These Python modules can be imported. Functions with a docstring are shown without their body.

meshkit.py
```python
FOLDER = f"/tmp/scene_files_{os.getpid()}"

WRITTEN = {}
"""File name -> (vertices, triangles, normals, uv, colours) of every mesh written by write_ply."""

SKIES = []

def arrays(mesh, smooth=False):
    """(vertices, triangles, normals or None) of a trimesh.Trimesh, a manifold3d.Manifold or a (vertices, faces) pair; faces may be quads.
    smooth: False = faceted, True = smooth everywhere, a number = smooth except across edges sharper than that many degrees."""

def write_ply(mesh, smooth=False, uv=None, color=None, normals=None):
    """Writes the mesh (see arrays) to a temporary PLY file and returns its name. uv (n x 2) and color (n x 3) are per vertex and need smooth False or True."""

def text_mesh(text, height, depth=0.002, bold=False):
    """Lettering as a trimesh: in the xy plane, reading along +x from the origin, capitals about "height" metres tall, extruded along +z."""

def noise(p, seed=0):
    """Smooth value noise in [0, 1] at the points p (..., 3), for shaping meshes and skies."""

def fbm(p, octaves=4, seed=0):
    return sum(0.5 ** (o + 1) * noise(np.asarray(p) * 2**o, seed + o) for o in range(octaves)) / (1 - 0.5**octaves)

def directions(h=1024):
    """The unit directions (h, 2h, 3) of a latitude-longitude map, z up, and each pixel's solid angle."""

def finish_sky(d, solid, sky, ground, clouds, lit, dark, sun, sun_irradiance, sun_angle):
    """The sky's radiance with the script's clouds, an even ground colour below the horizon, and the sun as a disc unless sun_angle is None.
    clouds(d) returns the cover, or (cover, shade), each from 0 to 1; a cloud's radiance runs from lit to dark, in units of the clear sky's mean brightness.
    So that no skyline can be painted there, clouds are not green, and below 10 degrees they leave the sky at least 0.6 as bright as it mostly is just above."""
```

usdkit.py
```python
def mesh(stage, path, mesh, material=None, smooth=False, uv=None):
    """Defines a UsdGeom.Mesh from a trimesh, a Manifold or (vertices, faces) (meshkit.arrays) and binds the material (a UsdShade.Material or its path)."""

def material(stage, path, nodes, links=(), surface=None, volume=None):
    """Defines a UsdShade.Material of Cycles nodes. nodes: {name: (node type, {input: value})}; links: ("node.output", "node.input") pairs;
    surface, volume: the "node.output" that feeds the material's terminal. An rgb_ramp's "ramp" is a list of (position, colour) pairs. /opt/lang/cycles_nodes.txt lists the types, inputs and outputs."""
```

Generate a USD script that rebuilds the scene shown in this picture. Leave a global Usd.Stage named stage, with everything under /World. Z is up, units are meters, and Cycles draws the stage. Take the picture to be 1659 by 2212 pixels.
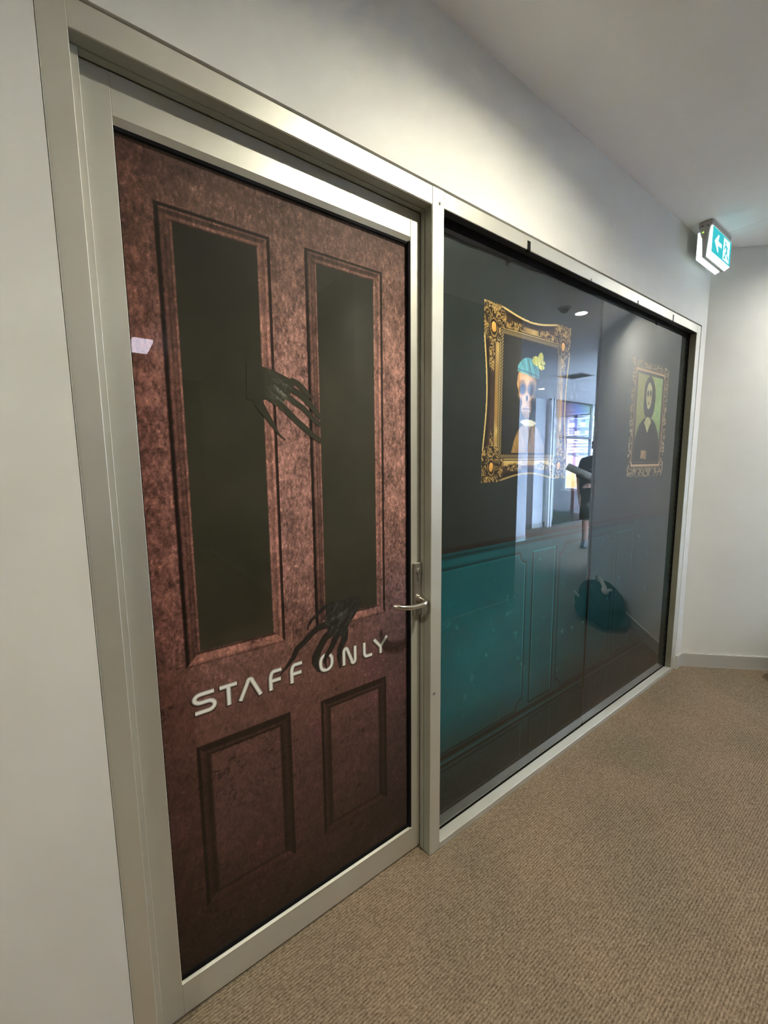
import math, random
import numpy as np, trimesh, manifold3d as m3
from shapely.geometry import Polygon, LineString, Point, box as sbox
from shapely.ops import unary_union
from pxr import Usd, UsdGeom, UsdLux, UsdShade, Gf, Sdf, Vt
import usdkit, meshkit

rng = np.random.default_rng(7)
random.seed(7)
stage = Usd.Stage.CreateInMemory()
UsdGeom.SetStageUpAxis(stage, UsdGeom.Tokens.z)
UsdGeom.SetStageMetersPerUnit(stage, 1.0)
UsdGeom.Xform.Define(stage, '/World')
UsdGeom.Scope.Define(stage, '/World/Looks')
# World: x runs along the wall with the door, y points into that wall (its face is y = 0), z is up; the carpet is z = 0.

# ------------------------------------------------------------------ camera, sky, lights, exposure
F_PX, YAW, PITCH, ROLL, CAM_D, CAM_H = 881.228, 0.62716, 0.12022, -0.00971, 1.0329, 1.5
STOPS = 5.0                     # every light is this many stops down and the exposure up by as many
EXPOSURE = STOPS + 0.20
DIM = 2.0 ** -STOPS
LAMP_STRENGTH = 2200.0          # corridor downlights
LAMP_COLOR = (1.0, 0.94, 0.775)
SKY_COLOR, SKY_STRENGTH = (0.48, 0.67, 1.0), 19.0
FAR_LAMP = 1350.0              # the downlights past the window run dimmer
SIDE_LAMP = 11.0               # surface light in the side corridor

fw = np.array([math.sin(YAW) * math.cos(PITCH), math.cos(YAW) * math.cos(PITCH), -math.sin(PITCH)])
r0 = np.array([math.cos(YAW), -math.sin(YAW), 0.0]); u0 = np.cross(r0, fw)
right = math.cos(ROLL) * r0 + math.sin(ROLL) * u0
up = -math.sin(ROLL) * r0 + math.cos(ROLL) * u0
cam = UsdGeom.Camera.Define(stage, '/World/camera')
cam.AddTransformOp().Set(Gf.Matrix4d(*[*right, 0, *up, 0, *(-fw), 0, 0.0, -CAM_D, CAM_H, 1]))
cam.CreateFocalLengthAttr(24.0)
cam.CreateHorizontalApertureAttr(24.0 * 1659 / F_PX)
cam.CreateFStopAttr(0.0)
cam.CreateClippingRangeAttr(Gf.Vec2f(0.02, 2000))
cam.CreateExposureAttr(EXPOSURE)

sky = UsdLux.DomeLight.Define(stage, '/World/sky')
sky.CreateIntensityAttr(SKY_STRENGTH * DIM)
sky.CreateColorAttr(Gf.Vec3f(*SKY_COLOR))

# ------------------------------------------------------------------ materials
def lin(c):
    c = np.asarray(c, float)
    return np.where(c <= 0.04045, c / 12.92, ((c + 0.055) / 1.055) ** 2.4)
def rgb(r, g, b): return tuple(lin(np.array([r, g, b]) / 255.0))
M = {}
def mat(name, nodes, links=(), surface='p.BSDF'):
    M[name] = usdkit.material(stage, '/World/Looks/' + name, nodes, links, surface=surface); return M[name]
def plain(name, col, rough=0.5, metal=0.0, spec=0.5, **kw):
    return mat(name, {'p': ('principled_bsdf', dict(base_color=col, roughness=rough, metallic=metal, specular_ior_level=spec, **kw))})
def speckled(name, c1, c2, scale, rough=0.6, bump=0.0, dist=0.002, spec=0.3, detail=3, metal=0.0):
    n = {'g': ('geometry', {}), 'n': ('noise_texture', {'scale': scale, 'detail': detail}),
         'r': ('rgb_ramp', {'ramp': [(0.3, c1), (0.7, c2)]}), 'p': ('principled_bsdf', {'roughness': rough, 'specular_ior_level': spec, 'metallic': metal})}
    l = [('g.position', 'n.vector'), ('n.fac', 'r.fac'), ('r.color', 'p.base_color')]
    if bump:
        n['b'] = ('bump', {'strength': bump, 'distance': dist}); l += [('n.fac', 'b.height'), ('b.normal', 'p.normal')]
    return mat(name, n, l)
def glow(name, col, strength):
    return mat(name, {'e': ('emission', {'color': col, 'strength': strength * DIM})}, surface='e.emission')

speckled('wall_paint', (0.665, 0.665, 0.625), (0.705, 0.705, 0.665), 3.0, 0.55, 0.0)
speckled('ceiling_paint', (0.84, 0.825, 0.815), (0.88, 0.865, 0.855), 2.0, 0.7)
speckled('skirting_paint', (0.44, 0.43, 0.40), (0.48, 0.47, 0.44), 4.0, 0.45)
speckled('powder_coat', (0.66, 0.655, 0.58), (0.69, 0.685, 0.61), 6.0, 0.46, metal=0.68)
plain('rubber', (0.006, 0.006, 0.007), 0.9, 0.0, 0.1)
plain('gap_black', (0.004, 0.004, 0.004), 0.9)
plain('gap_brown', (0.22, 0.19, 0.175), 0.9)
plain('joint_shadow', (0.05, 0.045, 0.04), 0.9)
speckled('shade_dark', (0.022, 0.022, 0.021), (0.03, 0.03, 0.028), 6.0, 0.5)  # frame coat darkened to the shade of the window soffit
speckled('shade_olive', (0.17, 0.17, 0.125), (0.20, 0.20, 0.15), 6.0, 0.45)  # frame coat darkened to the shade of the far jamb return
speckled('shade_mid', (0.27, 0.27, 0.225), (0.30, 0.30, 0.25), 6.0, 0.5)  # frame coat darkened to the shade inside the door recess
speckled('grey_paint', (0.33, 0.325, 0.305), (0.37, 0.365, 0.345), 3.0, 0.6)
plain('satin_steel', (0.42, 0.40, 0.36), 0.38, 0.9)
plain('bright_steel', (0.72, 0.69, 0.62), 0.22, 1.0)
plain('dark_hole', (0.02, 0.02, 0.02), 0.8)
plain('grey_plug', (0.22, 0.21, 0.20), 0.6)
plain('black_tape', (0.008, 0.008, 0.008), 0.9, 0.0, 0.1)
plain('grey_tape', (0.16, 0.16, 0.17), 0.5)
plain('silicone', (0.01, 0.01, 0.011), 0.4)
# flat prints: the colours ride on the mesh
mat('print', {'a': ('attribute', {'attribute': 'ink'}), 'p': ('principled_bsdf', {'roughness': 0.6, 'specular_ior_level': 0.15})}, [('a.color', 'p.base_color')])
# clear panes: transparent with a mirror layer by Fresnel on the outer face
def pane(name, tint=(0.97, 0.98, 0.97), ior=1.5):
    mat(name, {'f': ('fresnel', {'IOR': ior}), 'g': ('geometry', {}), 'i': ('math', {'math_type': 'subtract', 'value1': 1.0}),
               'm': ('math', {'math_type': 'multiply'}), 't': ('transparent_bsdf', {'color': tint}), 's': ('glossy_bsdf', {'color': (1, 1, 1), 'roughness': 0.0}),
               'x': ('mix_closure', {})},
        [('g.backfacing', 'i.value2'), ('f.fac', 'm.value1'), ('i.value', 'm.value2'), ('m.value', 'x.fac'), ('t.BSDF', 'x.closure1'), ('s.BSDF', 'x.closure2')], surface='x.closure')
pane('pane_glass')
pane('laminated_glass', ior=1.58)   # film-backed panes mirror a little more than plain glass
# lobby glass with soft rainbow bands set in its transparent tint
mat('rainbow_glass', {'f': ('fresnel', {'IOR': 1.5}), 'i': ('math', {'math_type': 'subtract', 'value1': 1.0}), 'm': ('math', {'math_type': 'multiply'}), 'g': ('geometry', {}), 'q': ('separate_xyz', {}), 'ma': ('math', {'math_type': 'multiply_add', 'value2': 0.42, 'value3': -3.72}),
     'mb': ('math', {'math_type': 'multiply_add', 'value2': 0.16}), 'fr': ('math', {'math_type': 'fraction'}),
     'r': ('rgb_ramp', {'ramp': [(0, (0.82, 0.90, 0.72)), (0.18, (0.66, 0.86, 0.72)), (0.36, (0.90, 0.72, 0.64)), (0.52, (0.82, 0.62, 0.70)), (0.7, (0.64, 0.68, 0.95)), (0.86, (0.72, 0.88, 0.92)), (1, (0.82, 0.90, 0.72))]}),
     't': ('transparent_bsdf', {}), 's': ('glossy_bsdf', {'color': (1, 1, 1), 'roughness': 0.0}), 'x': ('mix_closure', {})},
    [('g.position', 'q.vector'), ('q.x', 'ma.value1'), ('q.z', 'mb.value1'), ('ma.value', 'mb.value3'), ('mb.value', 'fr.value1'), ('fr.value', 'r.fac'), ('r.color', 't.color'),
     ('g.backfacing', 'i.value2'), ('f.fac', 'm.value1'), ('i.value', 'm.value2'), ('m.value', 'x.fac'), ('t.BSDF', 'x.closure1'), ('s.BSDF', 'x.closure2')], surface='x.closure')
# ribbed loop carpet: rows along x, tufts along each row, two yarn tones
mat('carpet', {'g': ('geometry', {}), 'map': ('mapping', {'scale': (1.0, 1.0, 1.0)}),
     'n1': ('noise_texture', {'scale': 55.0, 'detail': 2.0}), 'm2': ('mapping', {'scale': (120.0, 250.0, 1.0)}), 'n2': ('noise_texture', {'scale': 1.0, 'detail': 1.0}),
     'n3': ('noise_texture', {'scale': 2.2, 'detail': 3.0}),
     'w': ('wave_texture', {'wave_type': 'bands', 'bands_direction': 'y', 'scale': 38.0, 'distortion': 1.2, 'detail': 2.0, 'detail_scale': 5.0}),
     'mixh': ('mix', {'mix_type': 'mix', 'fac': 0.84}), 'bw': ('rgb_to_bw', {}),
     'r': ('rgb_ramp', {'ramp': [(0.28, (0.085, 0.064, 0.043)), (0.5, (0.190, 0.148, 0.104)), (0.74, (0.31, 0.25, 0.185))]}),
     'r3': ('rgb_ramp', {'ramp': [(0.35, (0.86, 0.88, 0.86)), (0.65, (1.06, 1.0, 0.98))]}),
     'mul': ('mix', {'mix_type': 'multiply', 'fac': 1.0}),
     'b': ('bump', {'strength': 0.7, 'distance': 0.004}), 'p': ('principled_bsdf', {'roughness': 0.95, 'specular_ior_level': 0.1})},
    [('g.position', 'n1.vector'), ('g.position', 'm2.vector'), ('m2.vector', 'n2.vector'), ('g.position', 'n3.vector'), ('g.position', 'w.vector'),
     ('w.color', 'mixh.color1'), ('n2.color', 'mixh.color2'), ('mixh.color', 'bw.color'), ('bw.val', 'r.fac'), ('n3.fac', 'r3.fac'),
     ('r.color', 'mul.color1'), ('r3.color', 'mul.color2'), ('mul.color', 'p.base_color'), ('bw.val', 'b.height'), ('b.normal', 'p.normal')])
speckled('dark_carpet', (0.030, 0.032, 0.036), (0.05, 0.052, 0.058), 40.0, 0.95)
speckled('lobby_paint', (0.66, 0.66, 0.68), (0.70, 0.70, 0.72), 3.0, 0.6)
speckled('taupe_paint', (0.20, 0.18, 0.165), (0.24, 0.22, 0.20), 3.0, 0.6)
speckled('plum_paint', (0.30, 0.20, 0.22), (0.36, 0.24, 0.25), 2.0, 0.6)
plain('white_plastic', (0.72, 0.72, 0.70), 0.4)
plain('grey_plastic', (0.42, 0.40, 0.38), 0.5)
plain('white_metal', (0.75, 0.75, 0.75), 0.35)
plain('dark_metal', (0.07, 0.06, 0.055), 0.5, 0.3)
plain('reflector', (0.85, 0.84, 0.80), 0.25, 0.6)
glow('lamp_lens', LAMP_COLOR, LAMP_STRENGTH)
glow('far_lens', (1.0, 0.95, 0.86), FAR_LAMP)
glow('side_lens', (0.90, 0.85, 1.0), SIDE_LAMP)
glow('sign_white', (0.82, 1.0, 0.99), 1.5)
glow('sign_teal', (0.05, 0.52, 0.56), 1.0)
glow('sign_picto', (0.62, 1.0, 1.0), 1.3)
glow('led_green', (0.45, 1.0, 0.12), 1.2)
speckled('bag_cloth', (0.004, 0.012, 0.014), (0.012, 0.026, 0.030), 30.0, 0.8, 0.3, 0.003)
speckled('bag_dark', (0.003, 0.004, 0.005), (0.007, 0.008, 0.009), 30.0, 0.8)
speckled('white_strap', (0.55, 0.55, 0.53), (0.70, 0.70, 0.68), 60.0, 0.8)
speckled('skin', (0.36, 0.20, 0.14), (0.42, 0.24, 0.17), 12.0, 0.55)
speckled('black_cotton', (0.010, 0.010, 0.012), (0.018, 0.018, 0.021), 20.0, 0.9)
speckled('olive_cotton', (0.016, 0.020, 0.014), (0.026, 0.030, 0.022), 20.0, 0.9)
plain('black_shoe', (0.012, 0.012, 0.013), 0.5)
plain('hair', (0.02, 0.014, 0.01), 0.7)
plain('eye_white', (0.7, 0.68, 0.65), 0.3)
speckled('kraft_paper', (0.17, 0.15, 0.11), (0.22, 0.19, 0.145), 15.0, 0.8)
speckled('paving', (0.42, 0.42, 0.42), (0.5, 0.5, 0.5), 0.6, 0.9)
speckled('tower_white', (0.70, 0.70, 0.71), (0.76, 0.76, 0.77), 0.3, 0.8)
plain('tower_grey', (0.30, 0.33, 0.38), 0.6)
plain('tower_glass', (0.06, 0.08, 0.11), 0.1)
speckled('lavender_panel', (0.48, 0.46, 0.62), (0.54, 0.52, 0.68), 1.0, 0.6)
speckled('yellow_panel', (0.80, 0.62, 0.20), (0.85, 0.68, 0.26), 1.0, 0.6)

# ------------------------------------------------------------------ helpers
count = {}
def numbered(parent, name):
    k = (parent, name); n = count.get(k, 0); count[k] = n + 1
    return parent + '/' + name + ('_%03d' % n if n else '')
def keys(prim, label=None, cat=None, group=None, kind=None):
    for k, v in (('label', label), ('category', cat), ('group', group), ('kind', kind)):
        if v: prim.SetCustomDataByKey(k, v)
origin = {}
def thing(name, label=None, cat=None, loc=(0, 0, 0), group=None, kind=None):
    path = numbered('/World', name)
    x = UsdGeom.Xform.Define(stage, path); x.AddTranslateOp().Set(Gf.Vec3d(*map(float, loc)))
    origin[path] = np.asarray(loc, float); keys(x.GetPrim(), label, cat, group, kind)
    return path
def tri(mesh):
    if hasattr(mesh, 'to_mesh'):
        m = mesh.to_mesh(); return trimesh.Trimesh(m.vert_properties[:, :3], m.tri_verts, process=False)
    return mesh
def put(name, mesh, m, parent=None, label=None, cat=None, group=None, kind=None, smooth=False, ink=None):
    """One Mesh prim from world-space geometry, under parent (a thing or a part of one) or straight under /World."""
    mesh = tri(mesh); p = parent or '/World'; path = numbered(p, name)
    off = origin.get(p, np.zeros(3)); origin[path] = off
    mesh = trimesh.Trimesh(np.asarray(mesh.vertices) - off, mesh.faces, process=False)
    g = usdkit.mesh(stage, path, mesh, M[m], smooth=smooth)
    if ink is not None:
        UsdGeom.PrimvarsAPI(g).CreatePrimvar('ink', Sdf.ValueTypeNames.Color3fArray, 'vertex').Set(Vt.Vec3fArray.FromNumpy(np.asarray(ink, np.float32)))
    keys(g.GetPrim(), label, cat, group, kind)
    return path
def copy_of(src, name, loc, label, cat, group=None):
    path = numbered('/World', name)
    x = UsdGeom.Xform.Define(stage, path)
    x.GetPrim().GetReferences().AddInternalReference(src)
    x.GetPrim().SetInstanceable(True)
    UsdGeom.XformCommonAPI(x).SetTranslate(Gf.Vec3d(*map(float, loc)))
    keys(x.GetPrim(), label, cat, group)
    return path
cat_ = trimesh.util.concatenate
def box(x0, x1, y0, y1, z0, z1, c=0.0):
    """A box with chamfered edges."""
    if c <= 0:
        b = trimesh.creation.box([x1 - x0, y1 - y0, z1 - z0]); b.apply_translation([(x0 + x1) / 2, (y0 + y1) / 2, (z0 + z1) / 2]); return b
    P = []
    for X, sx in ((x0, 1), (x1, -1)):
        for Y, sy in ((y0, 1), (y1, -1)):
            for Z, sz in ((z0, 1), (z1, -1)):
                P += [(X, Y + sy * c, Z + sz * c), (X + sx * c, Y, Z + sz * c), (X + sx * c, Y + sy * c, Z)]
    return trimesh.convex.convex_hull(np.array(P))
def prism_xy(poly, z0, z1):
    """Extrude a plan polygon upwards."""
    m = trimesh.creation.extrude_polygon(poly, z1 - z0, engine='earcut'); m.apply_translation([0, 0, z0]); return m
def prism_xz(poly, y0, y1):
    """Extrude an elevation polygon (x, z) from y0 to y1."""
    gs = getattr(poly, 'geoms', [poly]); out = []
    for g in gs:
        m = trimesh.creation.extrude_polygon(g, y1 - y0, engine='earcut')
        v = m.vertices; m.vertices = np.stack([v[:, 0], y1 - v[:, 2], v[:, 1]], 1); out.append(m)
    return cat_(out)
def prism_yz(pts, x0, x1):
    m = trimesh.creation.extrude_polygon(Polygon(pts), x1 - x0, engine='earcut'); v = m.vertices
    m.vertices = np.stack([x0 + v[:, 2], v[:, 0], v[:, 1]], 1); return m
def tube(path, radius, sides=12, squash=1.0):
    """A tapered tube along a 3-D path with rounded ends."""
    P = np.asarray(path, float); R = np.broadcast_to(np.asarray(radius, float), len(P)).copy()
    T = np.gradient(P, axis=0); T /= np.linalg.norm(T, axis=1, keepdims=True)
    ref = np.array([0, 0, 1.0]) if abs(T[:, 2]).max() < 0.95 else np.array([1.0, 0, 0])
    V = []; a = np.linspace(0, 2 * np.pi, sides, endpoint=False)
    for p, t, r in zip(P, T, R):
        s = np.cross(t, ref); s /= max(np.linalg.norm(s), 1e-9); u = np.cross(s, t)
        V.append(p + r * (np.cos(a)[:, None] * s * squash + np.sin(a)[:, None] * u))
    V = np.array(V); n = len(P); F = []
    for i in range(n - 1):
        for k in range(sides):
            q = (k + 1) % sides; A, B, C, D = i * sides + k, i * sides + q, (i + 1) * sides + q, (i + 1) * sides + k
            F += [(A, C, B), (A, D, C)]
    c0, c1 = n * sides, n * sides + 1
    for k in range(sides):
        q = (k + 1) % sides; F += [(c0, k, q), (c1, (n - 1) * sides + q, (n - 1) * sides + k)]
    m = trimesh.Trimesh(np.vstack([V.reshape(-1, 3), P[0] - T[0] * R[0] * 0.5, P[-1] + T[-1] * R[-1] * 0.5]), F, process=False)
    m.fix_normals(); return m
def spline(pts, n=24):
    from scipy.interpolate import CubicSpline
    P = np.asarray(pts, float); t = np.r_[0, np.cumsum(np.linalg.norm(np.diff(P[:, :3], axis=0), axis=1))]
    return CubicSpline(t, P)(np.linspace(0, t[-1], n))
def lathe(profile, centre, sides=40):
    m = trimesh.creation.revolve(np.array(profile, float), sections=sides); m.apply_translation(centre); return m
def fillet(h, r=0.5): return h.buffer(-r).buffer(2 * r).buffer(-r)
def ss(e0, e1, x):
    t = np.clip((x - e0) / (e1 - e0), 0, 1); return t * t * (3 - 2 * t)
def N2(X, Z, s, seed=0, oct=4, sx=1.0):
    return meshkit.fbm(np.stack([X * s * sx, Z * s, np.full_like(X, 3.7)], -1), oct, seed)
def sheet(xs, zs, y, keep=None):
    """A flat grid in the plane y facing the corridor; keep masks its quads. Returns mesh and the kept vertices' x, z."""
    X, Z = np.meshgrid(xs, zs); n, k = X.shape
    i = np.arange(n * k).reshape(n, k); a, b, c, d = i[:-1, :-1].ravel(), i[:-1, 1:].ravel(), i[1:, 1:].ravel(), i[1:, :-1].ravel()
    if keep is not None:
        q = keep((X[:-1, :-1] + X[1:, 1:]) / 2, (Z[:-1, :-1] + Z[1:, 1:]) / 2).ravel(); a, b, c, d = a[q], b[q], c[q], d[q]
    F = np.vstack([np.stack([a, b, c], 1), np.stack([a, c, d], 1)])
    used = np.unique(F); new = np.full(n * k, -1); new[used] = np.arange(len(used))
    X, Z = X.ravel()[used], Z.ravel()[used]
    return trimesh.Trimesh(np.stack([X, np.full_like(X, y), Z], 1), new[F], process=False), X, Z
def flat(poly, y, step=None):
    """A thin printed shape in the plane y, facing the corridor."""
    out = []
    for g in getattr(poly, 'geoms', [poly]):
        v, f = trimesh.creation.triangulate_polygon(g, engine='earcut')
        out.append(trimesh.Trimesh(np.stack([v[:, 0], np.full(len(v), y), v[:, 1]], 1), f, process=False))
    m = cat_(out)
    if step: 
        v, f = trimesh.remesh.subdivide_to_size(m.vertices, m.faces, step); m = trimesh.Trimesh(v, f, process=False)
    n = np.cross(m.vertices[m.faces[:, 1]] - m.vertices[m.faces[:, 0]], m.vertices[m.faces[:, 2]] - m.vertices[m.faces[:, 0]])
    fl = n[:, 1] > 0; m.faces[fl] = m.faces[fl][:, ::-1]
    return m
def lines(D, w, soft=0.0006): return 1 - ss(w / 2 - soft, w / 2 + soft, np.abs(D))
def lerp(a, b, t): return a + (b - a) * t[..., None]

# ------------------------------------------------------------------ the setting
CEIL = 2.86
ANG = math.radians(43.65); UF = np.array([math.cos(ANG), -math.sin(ANG)]); NF = np.array([-math.sin(ANG), -math.cos(ANG)])
CORNER = np.array([3.415, 0.0]); LF = 1.964; ENDF = CORNER + UF * LF
FX0, FX1, FZ1 = -0.0104, 3.3282, 2.3644            # outer edges of the aluminium frame
L0, L1, L2 = -3.0, 11.0, 12.0
def structure(name, mesh, m, **kw): return put(name, mesh, m, kind='structure', **kw)

hole = sbox(FX0 - 0.001, -1, FX1, FZ1 + 0.005)
structure('wall_left', prism_xz(sbox(L0, 0, 3.415, CEIL).difference(hole), 0.0, 0.15), 'wall_paint', label='off-white plaster wall around the aluminium door and window frame', cat='wall')
XF = 5.7
far = Polygon([tuple(CORNER), tuple(ENDF), (XF, ENDF[1]), (XF, 0.15), (3.415, 0.15)])
structure('wall_far', prism_xy(far, 0, CEIL), 'wall_paint', label='plain off-white wall turning away at an angle beyond the window', cat='wall')
right_a = Polygon([(1.62, -1.40), (3.48, -1.40), (3.48, -4.60), (3.48, -6.2), (1.62, -6.2)])
structure('wall_right', prism_xy(right_a, 0, CEIL), 'grey_paint', label='grey wall block opposite the window', cat='wall')
structure('wall_near', cat_([box(L0 - 0.15, L0, -1.40, 0.15, 0, CEIL), box(L0 - 0.15, -0.9, -6.2, -1.40, 0, CEIL)]), 'taupe_paint', label='taupe corridor walls to the left of the side passage', cat='wall')
structure('wall_back', cat_([box(-0.9, 1.62, -6.35, -6.2, 0, CEIL)]), 'taupe_paint', label='taupe end wall of the side passage opposite the door', cat='wall')
structure('wall_lobby', box(3.48, 8.2, -4.75, -4.6, 0, CEIL), 'taupe_paint', label='taupe rear wall of the bright lobby', cat='wall')
# room beyond the lobby glazing
east = Polygon([(-8.0, 0), (-4.15, 0), (-4.15, CEIL), (-8.0, CEIL)]).difference(sbox(-5.92, 0.62, -4.30, 2.82))
em = trimesh.creation.extrude_polygon(east, 0.2, engine='earcut'); v = em.vertices; em.vertices = np.stack([L2 + v[:, 2], v[:, 0], v[:, 1]], 1); em.fix_normals()
structure('wall_east', em, 'plum_paint', label='plum-toned wall with the window of the room past the lobby', cat='wall')
structure('wall_south', cat_([box(8.05, L2 + 0.2, -8.15, -8.0, 0, CEIL), box(8.05, 8.2, -8.0, -4.6, 0, CEIL), box(9.10, 9.45, -5.0, -4.65, 0, CEIL)]), 'lobby_paint', label='grey rear wall and pier of the room past the lobby', cat='wall')

main_floor = Polygon([(L0 - .1, 0.12), (XF, 0.12), (XF, -1.25), (L1 + .1, -1.25), (L1 + .1, -4.15), (8.2, -4.15), (8.2, -6.3), (L0 - .1, -6.3)])
structure('floor', prism_xy(main_floor, -0.05, 0.0), 'carpet', label='brown ribbed loop-pile carpet', cat='floor')
structure('floor_inner', prism_xy(sbox(8.2, -8.0, L2, -4.15), -0.05, 0.0), 'dark_carpet', label='dark carpet of the room past the lobby glazing', cat='floor')

LAMPS = [(1.20, -0.88), (3.834, -1.014), (-1.75, -0.88), (7.10, -3.54)]
ceil = sbox(L0 - .1, -8.1, L2 + .2, 0.15)
for x, y in LAMPS: ceil = ceil.difference(Point(x, y).buffer(0.052, 24))
ceil = ceil.difference(sbox(3.2575, -1.40, 3.2600, -0.11))
structure('ceiling', cat_([prism_xy(ceil, CEIL, CEIL + 0.02), box(L0 - .1, L2 + .2, -8.1, 0.15, CEIL + 0.14, CEIL + 0.16)]), 'ceiling_paint', label='flat greyish ceiling with one fine board joint', cat='ceiling')
put('board_joint', box(3.2560, 3.2615, -1.40, -0.11, CEIL + 0.0105, CEIL + 0.0135), 'joint_shadow', '/World/ceiling')

# skirting: on the angled wall, with its short return beside the frame, and along the opposite wall
def skirting(pts, t=0.012, h=0.10):
    ls = LineString(pts); return prism_xy(ls.buffer(t, cap_style=2, join_style=2, single_sided=True), 0, h - 0.003)
def skirt(pts, side):
    ls = LineString(pts); a = ls.buffer(0.012 * side, cap_style=2, join_style=2, single_sided=True); b = ls.buffer(0.009 * side, cap_style=2, join_style=2, single_sided=True)
    return cat_([prism_xy(a, 0, 0.097), prism_xy(b, 0.097, 0.100)])
structure('baseboard_far', skirt([(FX1 + 0.001, -0.0005), tuple(CORNER + np.array([-0.0004, -0.0005])), tuple(ENDF + np.array([0, -0.0006])), (XF, ENDF[1] - 0.0006)], -1), 'skirting_paint', label='painted skirting along the foot of the angled wall', cat='baseboard')
structure('baseboard_right', skirt([(1.6195, -6.2), (1.6195, -1.3995), (3.4805, -1.3995), (3.4805, -4.6)], 1), 'skirting_paint', label='painted skirting around the opposite wall block', cat='baseboard')
structure('baseboard_left', skirt([(L0, -0.0005), (FX0 - 0.002, -0.0005)], -1), 'skirting_paint', label='painted skirting to the left of the door frame', cat='baseboard')

# ------------------------------------------------------------------ aluminium frame
XJ, XR, XP, XW = 0.0365, 0.9516, 1.0026, 3.2623   # left jamb, door side of post, window side of post, window right
ZH, ZW, ZS = 2.3102, 2.3143, 0.0285
YF, YB, YD, YG = 0.003, 0.12, 0.058, 0.045        # frame face, frame back, door leaf face, window glass face
trim = thing('trim_1', 'pale powder-coated aluminium frame surrounding the door and the window', 'frame', (FX0, YF, 0), kind='structure')
put('jamb', box(FX0, XJ, YF, YB, 0, FZ1, 0.0012), 'powder_coat', trim)
put('jamb', box(XW, FX1, YF, YB, 0, FZ1, 0.0012), 'powder_coat', trim)
post = put('post', box(XR, XP, YF - 0.001, YB, 0, FZ1, 0.0012), 'powder_coat', trim)
put('cap_plug', cat_([trimesh.creation.cylinder(0.0045, 0.004, transform=trimesh.transformations.translation_matrix([0.982, YF - 0.001, 2.322]) @ trimesh.transformations.rotation_matrix(math.pi / 2, [1, 0, 0]))]), 'grey_plug', post, label='small grey cap near the top of the post')
put('cap_plug', box(0.9635, 0.9745, YF - 0.0022, YF, 0.651, 0.662, 0.0006), 'grey_plug', post, label='small brown square plug low on the post')
put('head', box(XJ, XR, YF, YB, ZH, FZ1, 0.0012), 'powder_coat', trim)
put('head', box(XP, XW, YF, YB, ZW, FZ1, 0.0012), 'powder_coat', trim)
put('door_stop', box(XJ, XR, 0.036, YD - 0.003, ZH - 0.004, ZH, 0.0006), 'shade_mid', trim)  # stop under the head, with the soffit shade put into its colour
put('door_shade_strip', box(XJ, XR, YF + 0.002, 0.036, ZH - 0.0012, ZH + 0.001), 'shade_mid', trim, label='added olive grey strip painted as the shade under the door head')  # thin strip added to paint the soffit shade over the head
put('door_shade_strip', box(XR - 0.0012, XR + 0.001, YF + 0.002, 0.036, 0, ZH - 0.0012), 'shade_mid', trim, label='added olive grey strip painted as the shade on the post beside the lever')  # thin strip added to paint shade on the post return
put('door_stop', box(XR - 0.004, XR, 0.036, YD - 0.003, 0.0, ZH - 0.004, 0.0006), 'shade_mid', trim)  # stop on the post, with the recess shade put into its colour
put('door_stop', box(XJ, 0.0500, 0.034, YD - 0.002, 0.0, ZH - 0.004, 0.0010), 'powder_coat', trim)
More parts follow.
